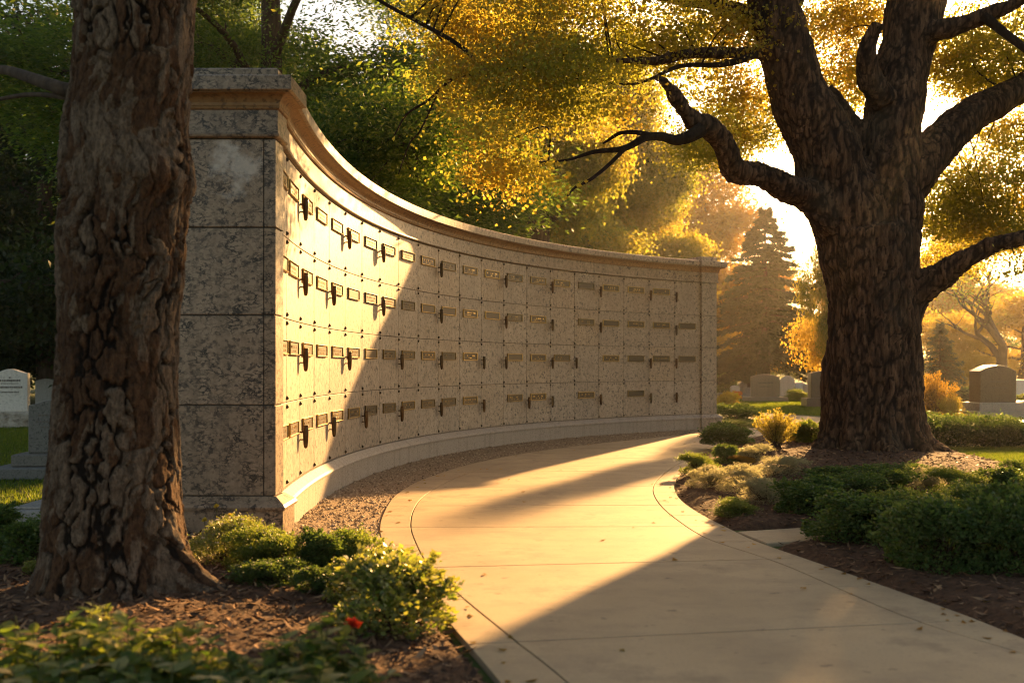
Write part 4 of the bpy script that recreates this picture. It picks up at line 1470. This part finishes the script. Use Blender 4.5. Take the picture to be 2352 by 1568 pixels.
for i, (x, y, s, lab) in enumerate(dark):
    place_tree('woodland_tree', lab, (x, y, 0), TD1 if i % 2 == 0 else TD2, 1.3 * i, s, 'dark trees at the left edge of the cemetery')
far = [(-6, 58, 1.5, 'far green tree hidden mostly behind the feathery tree'), (2, 62, 1.5, 'far green tree glimpsed over the highest part of the wall'), (10, 70, 1.5, 'hazy far tree straight behind the orange autumn tree'),
       (18.0, 74, .8, 'hazy far tree behind the spruce'), (26, 72, 1.35, 'hazy far tree just left of the oak trunk'), (33, 76, 1.2, 'hazy far tree right of the oak trunk'), (41, 74, 1.2, 'hazy far tree beyond the bare tree'),
       (36, 62, .65, 'mid distance tree behind the large brown headstone'), (49, 70, 1.5, 'hazy far tree at the right edge of the picture')]
for i, (x, y, s, lab) in enumerate(far):
    place_tree('distant_tree', lab, (x, y, 0), (TD2, TO, TB2)[i % 3] if i < 3 else (TD2, TY, TO)[i % 3], 2.1 * i, s, 'far tree line behind the graves')
# ------------------------------------------------------------------ gravestones
def tablet_mesh(w, h, t, top, n=14, arch=.12, taper=0.0, shoulder=0.0):
    """front outline swept through the thickness with a chamfered rim"""
    pr = [(-w / 2, 0), (w / 2, 0)]
    if top == 'arch':
        pr += [(w / 2 * (1 - taper), h - arch)]
        pr += [(w / 2 * (1 - taper) * (1 - 2 * i / n), h - arch + arch * math.sin(math.pi * i / n)) for i in range(1, n)]
        pr += [(-w / 2 * (1 - taper), h - arch)]
    elif top == 'serp':
        for i in range(n + 1):
            u = 1 - 2 * i / n
            pr.append((u * w / 2, h - arch + arch * (math.cos(u * math.pi) * .5 + .5)))
    elif top == 'slant':
        pr += [(w / 2, h - arch), (-w / 2, h)]
    else:
        pr += [(w / 2, h), (-w / 2, h)]
    pr = np.array(pr)
    k = len(pr)
    c = pr.mean(0)
    ch = .012
    mb = MB()
    V = []
    for (yy, s) in ((-t / 2, 1 - ch * 2 / w), (-t / 2 + ch, 1), (t / 2 - ch, 1), (t / 2, 1 - ch * 2 / w)):
        for p in pr:
            q = c + (p - c) * s
            V.append((q[0], yy, max(0, q[1])))
    Fc = [tuple(range(k)), tuple(range(4 * k - 1, 3 * k - 1, -1))]
    for r in range(3):
        for i in range(k):
            j = (i + 1) % k
            Fc.append((r * k + j, r * k + i, (r + 1) * k + i, (r + 1) * k + j))
    mb.add(V, Fc)
    return mb


def gravestone(px, py, D, wpx, hpx, t, top, mat_, bases, label, rot=0, arch=.12, taper=0, basemat=None, inscribe=None, name='gravestone', tilt=0):
    """px, py = foot of the whole stone in the photograph; sizes in photograph pixels at depth D; bases = (w, h, depth) px, px, m"""
    k = D / F
    x = (px - CX) * k
    t_ = thing(name, label, 'gravestone', (x, D, -.03))
    t_.rotation_euler = (0, 0, math.radians(rot))
    z = 0.0
    for (bw, bh, bd) in bases:
        mb = MB()
        mb.box((0, 0, z + bh * k / 2), (bw * k, bd, bh * k), 0, .015)
        me = mb.mesh('base')
        if basemat == 'rough':
            bm = bmesh.new()
            bm.from_mesh(me)
            bmesh.ops.subdivide_edges(bm, edges=bm.edges[:], cuts=9, use_grid_fill=True)
            for v in bm.verts:
                j = fbm(np.array([[v.co.x * 7 + px, v.co.y * 7, v.co.z * 7]]), 3, 5)[0] - .5
                if v.co.z < z + bh * k - .03:
                    v.co += v.normal * j * .11
            bm.to_mesh(me)
            bm.free()
        b = obj('base', me, M['stone_rough'] if basemat == 'rough' else basemat or mat_, t_)
        z += bh * k - .002
    mb = tablet_mesh(wpx * k, hpx * k, t, top, arch=arch, taper=taper)
    o = obj('tablet', mb.mesh('tablet'), mat_, t_, (0, 0, z))
    o.rotation_euler = (math.radians(tilt), 0, 0)
    if inscribe:
        w, h = wpx * k, hpx * k
        for (fz, fh, fw) in inscribe:
            mb = MB()
            q = -w * fw / 2
            while q < w * fw / 2:
                l_ = rng.uniform(.012, .035)
                mb.box((q + l_ / 2, -t / 2 - .001, h * fz), (l_, .006, h * fh))
                q += l_ + rng.uniform(.006, .016)
            obj('lettering', mb.mesh('lettering'), M['engrave'], o)
    return t_


def gd(y):
    return EYE * F / (y - HY)


# left of the cracked tree
gravestone(26, 975, 21.0, 74, 98, .30, 'serp', M['stone_white'], [(104, 36, .55)], 'white marble gravestone with arched top and engraved lines on a rough base, far left', 16, .09, basemat='rough',
           inscribe=[(.80, .03, .06), (.73, .045, .58), (.66, .02, .5), (.575, .045, .60), (.46, .032, .52)])
gravestone(112, 905, 30, 54, 62, .3, 'serp', M['stone_grey'], [(66, 8, .5)], 'plain grey gravestone in shade between the white stone and the cracked trunk', -8, .05)
gravestone(90, 902, 27, 30, 17, .3, 'flat', M['stone_grey'], [(40, 5, .5)], 'small low pale slab with yellow flowers in front of the plain grey stone', 8)
gravestone(124, 1090, 11.6, 92, 122, .30, 'serp', M['stone_dark'], [(226, 27, .8), (150, 28, .5)], 'dark grey gravestone on two stepped bases half hidden by the cracked trunk', 4, .06, inscribe=[(.72, .035, .5), (.6, .025, .6), (.5, .025, .4)])
# ledger slab
lx = gd(1208)
t = thing('ledger_slab', 'flat pale grey ledger slab lying on the lawn left of the cracked trunk', 'grave slab', ((140 - CX) / F * (lx + .35), lx + .35, -.03))
mb = MB()
mb.box((0, 0, .075), (.62, .7, .15), 0, .012)
obj('slab', mb.mesh('slab'), M['stone_grey'], t)
mb = MB()
mb.box((0, .0, .16), (.5, .55, .022), 0, .006)
obj('raised_panel', mb.mesh('raised_panel'), M['stone_grey'], t)

# right, beyond the far end of the wall
gravestone(1757, 925, 36.0, 64, 52, .55, 'arch', M['stone_tan'], [(100, 12, 1.0)], 'broad tan gravestone with low curved top on the sunlit lawn right of the end pillar', -12, .10, inscribe=[(.62, .05, .5), (.45, .03, .4)])
gravestone(1908, 938, 31.0, 96, 64, .55, 'arch', M['stone_brown'], [(120, 22, .95)], 'brown gravestone half hidden by the left side of the oak trunk', -6, .09)
gravestone(1872, 872, 46.0, 30, 36, .4, 'arch', M['stone_brown'], [(36, 6, .7)], 'dark upright gravestone behind the half hidden brown one', 0, .06)
gravestone(1893, 868, 44.0, 30, 13, .4, 'flat', M['stone_white'], [(36, 6, .7)], 'low white slab peeking over the half hidden brown gravestone', 0)
gravestone(1808, 893, 40.0, 32, 47, .4, 'arch', M['stone_white'], [(40, 5, .6)], 'tall white gravestone leaning slightly, under the spruce', -10, .16, tilt=-3)
gravestone(1836, 893, 42.0, 26, 24, .4, 'arch', M['stone_white'], [(56, 9, .8)], 'low rounded white gravestone beside the tall leaning one', 6, .08)
gravestone(1858, 893, 41.0, 20, 22, .4, 'flat', M['stone_white'], [(40, 7, .7)], 'small square white gravestone in front of the dark upright one', 6)
gravestone(1743, 880, 45.0, 32, 23, .5, 'arch', M['stone_grey'], [(38, 4, .8)], 'rounded grey gravestone just over the broad tan one', 0, .2)
gravestone(1706, 886, 44.0, 16, 28, .35, 'arch', M['stone_grey'], [(24, 4, .5)], 'slim grey gravestone with round top between the small white and the rounded grey', 0, .12)
gravestone(1688, 892, 41.0, 19, 24, .3, 'arch', M['stone_white'], [(24, 4, .5)], 'small white gravestone nearest the end pillar', 0, .06)
gravestone(1722, 893, 43.0, 30, 14, .4, 'flat', M['stone_grey'], [(46, 6, .7)], 'low grey block gravestone behind the orange flowers', 0)
gravestone(1670, 897, 39.0, 40, 9, .4, 'flat', M['stone_grey'], [(50, 5, .7)], 'low grey kerb stone against the end pillar', 0)
gravestone(1797, 893, 44.0, 20, 32, .5, 'arch', M['stone_brown'], [(24, 4, .6)], 'dark gravestone behind the left edge of the tall leaning white one', 0, .1)
# right of the oak
gravestone(2280, 967, 23.5, 92, 85, .42, 'arch', M['stone_brown'], [(146, 24, 1.0), (114, 19, .7)], 'large polished brown gravestone with low pointed top on two grey steps', 10, .14, basemat=M['stone_grey'],
           inscribe=[(.56, .025, .5), (.40, .02, .5)])
gravestone(2352, 882, 34.0, 48, 48, .4, 'flat', M['stone_white'], [(70, 8, .7)], 'pale square gravestone at the right edge behind the large brown one', 0)
gravestone(2352, 979, 21.0, 84, 11, .6, 'flat', M['stone_brown'], [(70, 4, .5)], 'low dark slab stone in front of the large brown gravestone', 4)
gravestone(2340, 912, 30.0, 40, 14, .5, 'flat', M['stone_grey'], [(52, 5, .7)], 'low grey slab beside the large brown gravestone', 0)

# ------------------------------------------------------------------ shrubs and small plants
def mound(n, leafL, leafW, lumps=7, spike=.25, shell=.5, up=.5, flatten=.6, stems=40, seed=0):
    """a low bush of unit width and height: lumpy dome of small leaves on fine stems"""
    C, Dd = [], []
    lc = np.column_stack([rng.uniform(-.34, .34, lumps), rng.uniform(-.34, .34, lumps), rng.uniform(.22, .66, lumps)])
    lc[0] = (0, 0, .55)
    per = n // lumps
    for k in range(lumps):
        d = unit(per)
        d[:, 2] = np.abs(d[:, 2]) * 1.0 - .25
        r = .14 + .15 * rng.random()
        rr = r * (shell + (1 - shell) * rng.random(per) ** .5)
        rr = rr * (1 + spike * (rng.random(per) ** 6) * 1.4)
        s = np.array([1, 1, 1.0])
        C.append(lc[k] + d * rr[:, None] * s)
        Dd.append(d + np.array([0, 0, up]))
    # skirt reaching the ground
    m_ = n // 4
    a = rng.uniform(0, 6.28, m_)
    r = .5 * rng.random(m_) ** .4
    C.append(np.column_stack([np.cos(a) * r, np.sin(a) * r, rng.random(m_) * .42 * (1.15 - r * 1.6)]))
    Dd.append(np.column_stack([np.cos(a), np.sin(a), np.full(m_, up)]))
    C, Dd = np.concatenate(C), np.concatenate(Dd)
    Dd /= np.linalg.norm(Dd, axis=1)[:, None]
    q = Quads()
    qs = Quads()
    C2, D2 = [C], [Dd]
    for i in range(int(60 * spike / .3)):
        e = C[rng.integers(len(C))]
        d = Dd[rng.integers(len(C))] * .5 + np.array([e[0] * 1.3, e[1] * 1.3, .75])
        d /= np.linalg.norm(d)
        ln = rng.uniform(.05, .15)
        tt = rng.random(26)
        qs.tube(np.array([e - d * .1, e, e + d * ln]), np.array([.006, .005, .002]), 4)
        C2.append(e + d * (tt * ln)[:, None] + rng.normal(0, .008, (26, 3)))
        D2.append(np.repeat(d[None], 26, 0))
    C, Dd = np.concatenate(C2), np.concatenate(D2)
    v, f = leaf_arrays(C, leafL, leafW, Dd, .8, .4)
    qs.add(v, f)
    v, f = np.concatenate(qs.v), np.concatenate(qs.f)
    for i in range(stems):
        e = C[rng.integers(len(C))]
        b = np.array([e[0] * .02, e[1] * .02, -.03])
        s = smooth_poly([b, (b + e) / 2 + rng.normal(0, .03, 3) + [0, 0, .05], e], 3)
        q.tube(s, np.linspace(.010, .003, len(s)), 4)
    return mesh_np('foliage', v, f), q.mesh('stem')


def wispy(n, leafL, leafW, stems=90):
    """upright bush: many stems fanning out from the root"""
    q = Quads()
    C, Dd = [], []
    for i in range(stems):
        a = rng.uniform(0, 6.28)
        r = .5 * rng.random() ** .6
        e = np.array([math.cos(a) * r, math.sin(a) * r, rng.uniform(.55, 1.0) * (1.05 - .6 * r * r * 2)])
        b = np.array([math.cos(a) * .05, math.sin(a) * .05, -.03])
        m_ = b + (e - b) * .5 + np.array([-math.cos(a), -math.sin(a), 0]) * .06
        s = smooth_poly([b, m_, e], 5)
        q.tube(s, np.linspace(.008, .002, len(s)), 4)
        k = n // stems
        t = .25 + .75 * rng.random(k) ** .7
        idx = t * (len(s) - 1)
        c = np.column_stack([np.interp(idx, np.arange(len(s)), s[:, j]) for j in range(3)])
        C.append(c + rng.normal(0, .022, c.shape))
        Dd.append(np.repeat(((e - b) / np.linalg.norm(e - b))[None], k, 0))
    v, f = leaf_arrays(np.concatenate(C), leafL, leafW, np.concatenate(Dd), .8, .4)
    return mesh_np('foliage', v, f), q.mesh('stem')


def broadleaf(n, leafL, leafW, nst=26):
    """plant of curved oval leaves in whorls on upright stems"""
    q = Quads()
    V, Fc, b0 = [], [], 0
    prof = [(0, 0), (.18, .55), (.45, 1.0), (.75, .72), (1.0, 0.04)]
    for i in range(nst):
        a = rng.uniform(0, 6.28)
        r = .48 * rng.random() ** .5
        e = np.array([math.cos(a) * r, math.sin(a) * r, rng.uniform(.45, 1.0) * (1.05 - .8 * r)])
        b = np.array([e[0] * .5, e[1] * .5, -.03])
        s = smooth_poly([b, (b + e) / 2 + rng.normal(0, .03, 3), e], 4)
        q.tube(s, np.linspace(.010, .004, len(s)), 5)
        for k in range(n // nst):
            t = rng.random() ** .6
            o = s[int(t * (len(s) - 1))]
            an = rng.uniform(0, 6.28)
            el = rng.uniform(-.1, .9)
            d = np.array([math.cos(an) * math.cos(el), math.sin(an) * math.cos(el), math.sin(el)])
            sd = np.cross(d, [0, 0, 1.])
            sd /= np.linalg.norm(sd)
            up_ = np.cross(sd, d)
            sc = rng.uniform(.6, 1.25)
            for (u, w) in prof:
                cpt = o + d * leafL * sc * u - up_ * leafL * sc * .28 * u * u
                V += [cpt - sd * leafW * sc * w + up_ * leafW * .25 * w, cpt, cpt + sd * leafW * sc * w + up_ * leafW * .25 * w]
            for j in range(4):
                z = b0 + 3 * j
                Fc += [(z, z + 1, z + 4, z + 3), (z + 1, z + 2, z + 5, z + 4)]
            b0 += 15
    return mesh_np('foliage', np.array(V), np.array(Fc), True), q.mesh('stem')


K = {
    'fine': [mound(11000, .040, .011, 11, .6, .35, .7) for _ in range(3)],
    'box': [mound(10000, .050, .017, 12, .55, .35, .6) for _ in range(3)],
    'feather': [mound(11000, .034, .007, 9, .5, .4, .8) for _ in range(2)],
    'spray': [mound(4200, .062, .021, 8, .55, .3, .5) for _ in range(3)],
    'wispy': [wispy(6500, .045, .012) for _ in range(2)],
    'broad': [broadleaf(760, .15, .045, 34) for _ in range(3)],
}
_count = {}


def shrub(px, py, wpx, hpx, kind, matn, label, name='shrub', cat='shrub', depth=1.0, D=None, zoff=0.0, group=None, flowers=None):
    D = D or gd(py)
    k = D / F
    x = (px - CX) * k
    i = _count[kind] = _count.get(kind, -1) + 1
    fol, st = K[kind][i % len(K[kind])]
    w, h = wpx * k, hpx * k
    zb = 0.0
    for poly, zf in ((left_poly, zl), (right_poly, zr)):
        d = sdist(np.array([[x, D]]), poly)
        if d[0] < 0:
            zb = float(zf(np.array([[x, D]]), d)[0])
    yy = D + w * depth * .42
    t = thing(name, label, cat, (x, yy, zb + zoff - .01), group)
    a = rng.uniform(0, 6.28)
    for nm, me, mt in (('foliage', fol, M[matn]), ('stem', st, M['twig'] if kind != 'broad' else M['stem'])):
        me2 = me
        if len(me.materials) and me.materials[0] != mt:
            me2 = me.copy()
            me2.materials.clear()
        o = obj(nm, me2, mt, t)
        o.rotation_euler = (0, 0, a)
    t.scale = (w * 1.05, w * 1.05 * depth, h * 1.1)
    if flowers:
        n, fm, sz = flowers
        co = np.empty(len(fol.vertices) * 3, np.float32)
        fol.vertices.foreach_get('co', co)
        co = co.reshape(-1, 3)
        top = co[(co[:, 2] > .45)]
        p = top[rng.integers(len(top), size=n)]
        c = np.repeat(p, 5, 0)
        an = np.tile(np.arange(5) * 1.2566, n)
        d = np.column_stack([np.cos(an), np.sin(an), np.full(len(an), .5)])
        v, f = leaf_arrays(c, sz, sz * .35, d, .15, .2)
        o = obj('blossoms', mesh_np('blossoms', v, f), M[fm], t)
        o.rotation_euler = (0, 0, a)
    return t


R_ = 'shrubs in the bed round the oak'
shrub(1682, 1036, 118, 52, 'box', 'shrub_dark', 'dark green shrub at the far tip of the oak bed beside the path', group=R_)
shrub(1796, 1056, 112, 82, 'wispy', 'shrub_yellow', 'tall wispy yellow shrub just left of the oak trunk', group=R_)
shrub(1876, 1044, 70, 54, 'box', 'shrub_mid', 'bright green shrub tucked against the left side of the oak trunk', group=R_)
shrub(1846, 1040, 60, 50, 'fine', 'shrub_yellow', 'pale yellow green shrub between the wispy yellow one and the oak', group=R_)
shrub(1612, 1098, 84, 50, 'fine', 'shrub_mid', 'green shrub at the path bend, closest to the concrete edge', group=R_)
shrub(1676, 1080, 58, 48, 'box', 'shrub_dark', 'small round dark green shrub behind the silver mound', group=R_)
shrub(1735, 1078, 84, 42, 'fine', 'shrub_silver', 'pale low shrub in front of the wispy yellow one', group=R_)
shrub(1640, 1128, 110, 60, 'feather', 'shrub_silver', 'silver green mound at the bulge of the bed edge', group=R_)
shrub(1716, 1142, 116, 66, 'feather', 'shrub_silver', 'silver mound with rosy tips in the middle of the pale group', group=R_)
shrub(1774, 1170, 124, 66, 'feather', 'shrub_silver', 'silver mound nearest the dark shrubs, front of the pale group', group=R_)
shrub(1790, 1112, 110, 48, 'feather', 'shrub_silver', 'silver mound at the back of the pale group near the mulch', group=R_)
shrub(1696, 1192, 90, 40, 'fine', 'shrub_mid', 'low green shrub on the mulch in front of the silver mounds', group=R_)
shrub(1715, 1082, 60, 20, 'fine', 'shrub_rust', 'low rust orange plant among the pale shrubs', group=R_)
shrub(1886, 1196, 160, 88, 'box', 'shrub_dark', 'wide dark shrub right of the silver group', group=R_)
shrub(1960, 1178, 150, 78, 'fine', 'shrub_dark', 'dark low shrub below the oak roots', group=R_)
shrub(2045, 1160, 140, 70, 'box', 'shrub_dark', 'dark shrub in the middle of the front row under the oak', group=R_)
shrub(1945, 1130, 130, 44, 'box', 'shrub_dark', 'dark low shrub nearest the mulch below the trunk', group=R_)
shrub(2098, 1128, 120, 46, 'fine', 'shrub_dark', 'dark low shrub left of the pale flowering one', group=R_)
shrub(2150, 1142, 90, 62, 'feather', 'shrub_silver', 'pale flowering shrub among the dark ones right of the oak', group=R_)
shrub(2230, 1158, 130, 62, 'fine', 'shrub_mid', 'green shrub right of the pale flowering one', group=R_)
shrub(2320, 1150, 120, 60, 'box', 'shrub_dark', 'dark shrub at the right edge below the lawn', group=R_)
shrub(2400, 1140, 130, 66, 'fine', 'shrub_dark', 'dark shrub cut by the right edge of the picture', group=R_)
shrub(1990, 1262, 220, 118, 'box', 'shrub_dark', 'large green shrub touching the concrete side slab', group=R_)
shrub(2110, 1250, 170, 104, 'fine', 'shrub_mid', 'mid green shrub between the two large front shrubs', group=R_)
shrub(2215, 1330, 250, 180, 'box', 'shrub_dark', 'largest dark shrub in the right foreground', group=R_)
shrub(2385, 1340, 250, 200, 'box', 'shrub_dark', 'tall dark shrub filling the right foreground corner', group=R_)
shrub(2300, 1240, 200, 110, 'fine', 'shrub_dark', 'dark shrub behind the largest foreground one', group=R_)
shrub(2450, 1240, 200, 120, 'fine', 'shrub_dark', 'dark shrub behind the corner shrub at the right edge', group=R_)

L_ = 'bushes in the bed at the near end of the wall'
shrub(486, 1318, 150, 112, 'feather', 'bright_leaf', 'feathery bright green bush with white flowers against the pillar base', group=L_, flowers=(60, 'petal_white', .045))
shrub(560, 1330, 120, 96, 'fine', 'shrub_mid', 'green bush right of the white flowered one', group=L_, flowers=(20, 'petal_white', .04))
shrub(640, 1335, 150, 100, 'fine', 'shrub_mid', 'mid green bush under the corner of the pillar', group=L_)
shrub(725, 1325, 130, 98, 'box', 'shrub_dark', 'darker bush in front of the gravel strip', group=L_)
shrub(806, 1318, 130, 92, 'fine', 'shrub_mid', 'greyish green bush reaching over the side slab', group=L_)
shrub(870, 1345, 110, 86, 'spray', 'bright_leaf', 'leafy sprig bush at the path edge behind the bright one', group=L_)
shrub(800, 1400, 130, 100, 'spray', 'bright_leaf', 'yellow green bush in the sun behind the big bright one', group=L_)
shrub(888, 1478, 280, 196, 'spray', 'bright_leaf', 'big bright yellow green bush leaning over the path edge', group=L_)
shrub(600, 1372, 140, 60, 'box', 'shrub_dark', 'low dark bush in shade right of the tree root', group=L_)
shrub(730, 1380, 120, 60, 'box', 'shrub_dark', 'low dark bush left of the yellow green one', group=L_)
shrub(50, 1322, 160, 112, 'spray', 'shrub_dark', 'dark bush left of the cracked trunk', group=L_)
shrub(-60, 1300, 160, 110, 'box', 'shrub_dark', 'dark bush at the left edge beside the ledger slab', group=L_)
shrub(70, 1346, 56, 40, 'spray', 'bright_leaf', 'tiny yellow green seedling left of the cracked trunk', group=L_)

FG = 'broad leaved plants along the bottom edge'
fgl = [(40, 1690, 330, 235, 'broad leaved plant in the bottom left corner'), (215, 1700, 280, 265, 'broad leaved plant in front of the cracked trunk, left one'), (385, 1690, 260, 225, 'broad leaved plant in front of the cracked trunk, right one'),
       (560, 1720, 240, 190, 'broad leaved plant below the bare roots'), (700, 1700, 280, 250, 'broad leaved plant with a red flower beside it'), (835, 1750, 220, 190, 'last broad leaved plant towards the path'),
       (300, 1800, 380, 230, 'broad leaved plant cut by the bottom edge, left of centre'), (620, 1820, 380, 240, 'broad leaved plant cut by the bottom edge under the red flower'), (60, 1820, 380, 250, 'broad leaved plant cut by the bottom left corner')]
for (x, y, w, h, lab) in fgl:
    shrub(x, y, w, h, 'broad', 'fore_leaf', lab, 'broad_leaved_plant', 'plant', .9, group=FG)
shrub(195, 1560, 120, 150, 'broad', 'bright_leaf', 'single sprig of bright round leaves at the foot of the cracked trunk', 'leafy_sprig', 'plant', .8)


def flower(px, py, D, stem_h, matn, label, r=.022, name='flower'):
    p = P(px, py, D)
    t = thing(name, label, 'flower', (p[0], p[1], p[2] - stem_h))
    q = Quads()
    s = smooth_poly([(0, 0, 0), (.01, .01, stem_h * .5), (0, 0, stem_h)], 4)
    q.tube(s, np.linspace(.004, .003, len(s)), 6)
    obj('stem', q.mesh('stem'), M['stem'], t)
    n = 34
    an = rng.uniform(0, 6.28, n)
    el = rng.uniform(-.1, 1.3, n)
    d = np.column_stack([np.cos(an) * np.cos(el), np.sin(an) * np.cos(el), np.sin(el)])
    v, f = leaf_arrays(np.tile([[0, 0, stem_h]], (n, 1)), r, r * .4, d, .1, .4)
    obj('petals', mesh_np('petals', v, f), M[matn], t)


flower(809, 1435, 3.9, .32, 'petal_red', 'red flower head above the broad leaved plants', .035)
for (x, y, D, lab) in ((497, 1163, 7.0, 'tallest yellow weed flower in front of the pillar base'), (470, 1195, 7.05, 'yellow weed flower left of the tallest one'), (552, 1205, 6.95, 'yellow weed flower on a bent stem right of the tallest one'), (528, 1185, 6.9, 'thin yellow weed bud beside the tallest one')):
    flower(x, y, D, .38, 'petal_yellow', lab, .022, 'weed_flower')

# far shrubs, hedges and grave flowers
shrub(1694, 976, 108, 52, 'box', 'shrub_dark', 'round dark shrub at the foot of the far end pillar')
shrub(1700, 982, 110, 18, 'fine', 'shrub_mid', 'low ground cover in front of the round shrub at the end pillar')
shrub(1676, 931, 52, 36, 'spray', 'petal_yellow', 'yellow flowering shrub right of the end pillar')
shrub(2168, 968, 102, 104, 'wispy', 'shrub_rust', 'flame shaped gold and rust shrub beside the large brown gravestone')
shrub(2196, 970, 60, 60, 'wispy', 'shrub_yellow', 'yellow shrub growing through the flame shaped one')
shrub(2134, 972, 70, 34, 'spray', 'shrub_yellow', 'low yellow shrub at the right foot of the oak')
shrub(2218, 976, 50, 30, 'spray', 'shrub_rust', 'low rust coloured shrub under the large brown gravestone')
shrub(2234, 900, 90, 50, 'box', 'shrub_dark', 'dark green shrub behind the large brown gravestone', D=31)
shrub(2370, 936, 80, 34, 'spray', 'shrub_mid', 'green shrub at the right edge beside the large brown gravestone')
shrub(1838, 922, 60, 30, 'fine', 'shrub_mid', 'clipped low green shrub between the tan and the brown gravestones')
shrub(1886, 914, 34, 30, 'spray', 'petal_yellow', 'yellow flowers left of the half hidden brown gravestone')
shrub(1670, 880, 70, 56, 'box', 'shrub_dark', 'dark bush behind the far end pillar', D=47)
shrub(100, 905, 60, 20, 'spray', 'shrub_mid', 'green plants at the foot of the small pale slab', D=25)
shrub(118, 893, 26, 14, 'spray', 'petal_yellow', 'yellow grave flowers by the plain grey stone', 'grave_flowers', 'flowers', D=24.5)
shrub(1697, 899, 22, 22, 'spray', 'petal_orange', 'bunch of orange grave flowers near the end pillar', 'grave_flowers', 'flowers', D=38)
shrub(2350, 872, 18, 14, 'spray', 'petal_red', 'red grave flowers by the pale square gravestone', 'grave_flowers', 'flowers', D=32)


def hedge(x0, x1, y, D, h, dep, label, n, matn):
    a, b = (x0 - CX) / F * D, (x1 - CX) / F * D
    t = thing('hedge', label, 'hedge', ((a + b) / 2, D, 0))
    w = b - a
    L = [(x, rng.uniform(-.1, .1) * dep, h * .5 + rng.uniform(-.04, .03), .34, dep * .5, h * .5) for x in np.arange(-w / 2, w / 2 + .01, .3)]
    c, sub = crown_points(L, n, .09, 30, .8, gap=.25, outer=4, gfreq=3)
    c[:, 2] = np.abs(c[:, 2])
    v, f = leaf_arrays(c, .05, .016)
    obj('foliage', mesh_np('foliage', v, f), M[matn], t)


hedge(2130, 2520, 1032, 15.8, .36, .75, 'clipped dark green hedge along the lawn right of the oak', 34000, 'dark_leaf')
hedge(2110, 2330, 985, 19.5, .26, .7, 'low green hedge behind the clipped one, under the large brown gravestone', 16000, 'shrub_dark')

# lawn blades where the lawn is near enough to show them
def blades(poly, n, name, label, h=(.03, .06), w=.004):
    poly = np.asarray(poly)
    lo, hi = poly.min(0), poly.max(0)
    p = lo + (hi - lo) * rng.random((n, 2)) * 1.0
    p = p[inside(p, poly)]
    n = len(p)
    hh = rng.uniform(*h, n)
    an = rng.uniform(0, 6.28, n)
    wv = np.column_stack([np.cos(an), np.sin(an), an * 0]) * w
    b = np.column_stack([p, np.full(n, -.037)])
    tip = b + np.column_stack([rng.normal(0, .4, (n, 2)) * hh[:, None], hh])
    v = np.stack([b - wv, b + wv, tip], 1).reshape(-1, 3)
    tag(obj(name, mesh_np(name, v, np.arange(3 * n).reshape(n, 3)), M['grass']), label, 'grass', kind='stuff')


blades([(-8.5, 7.4), (-3.2, 7.55), (-4.6, 13), (-7.5, 21), (-13.5, 24), (-15, 24), (-11, 14)], 210000, 'grass', 'short lawn grass round the graves at the left', w=.007)
blades([(6.1, 15.8), (6.1, 14.2), (6.0, 13.0), (6.05, 11.9), (6.6, 11.0), (13, 9.6), (13, 15.8)], 130000, 'grass', 'short sunlit lawn grass right of the oak', w=.006)
blades([(6.0, 28), (9, 25), (16, 25), (22, 40), (8.0, 40)], 150000, 'grass', 'lawn grass round the graves beyond the far path', h=(.05, .09), w=.014)

# fallen leaves
n = 500
p = np.column_stack([rng.uniform(-3, 9, n), rng.uniform(3.5, 20, n)])
keep = np.array([True] * n)
dl, dr_ = sdist(p, left_poly), sdist(p, right_poly)
pd = ((p[:, 0] > ex(LO, p[:, 1]) + .05) & (p[:, 0] < ex(RO, p[:, 1]) - .05) & (rng.random(n) < .3))
z = np.where(dl < -.1, zl(p, dl), np.where(dr_ < -.1, zr(p, dr_), .002))
k = (dl < -.1) | (dr_ < -.1) | pd
c = np.column_stack([p, z + .006])[k]
yl = 3.6 + 14 * rng.random(130) ** 1.3
xl = np.where(rng.random(130) < .6, ex(RO, yl) - np.abs(rng.normal(0, .12, 130)) - .02, ex(LO, yl) + np.abs(rng.normal(0, .10, 130)) + .02)
c = np.vstack([c, np.column_stack([xl, yl, np.full(130, .006)])])
an = rng.uniform(0, 6.28, len(c))
v, f = leaf_arrays(c, rng.uniform(.03, .06, len(c)), rng.uniform(.010, .020, len(c)), np.column_stack([np.cos(an), np.sin(an), an * 0 + .08]), .1, .5, .9)
tag(obj('fallen_leaves', mesh_np('fallen_leaves', v, f), M['orange_leaf']), 'fallen brown oak leaves scattered over the beds and path', 'leaves', kind='stuff')

# ------------------------------------------------------------------ golden evening haze
if True:
    mb = MB()
    mb.box((8, 50, 12), (130, 112, 28))
    m = bpy.data.materials.new('haze')
    m.use_nodes = True
    nt = m.node_tree
    nt.nodes.clear()
    out = nt.nodes.new('ShaderNodeOutputMaterial')
    pv = nd(nt, 'ShaderNodeVolumePrincipled', {'Color': (.97, .93, .86, 1), 'Density': .0005, 'Anisotropy': .72})
    nt.links.new(pv.outputs[0], out.inputs['Volume'])
    tag(obj('haze', mb.mesh('haze'), m), kind='stuff')
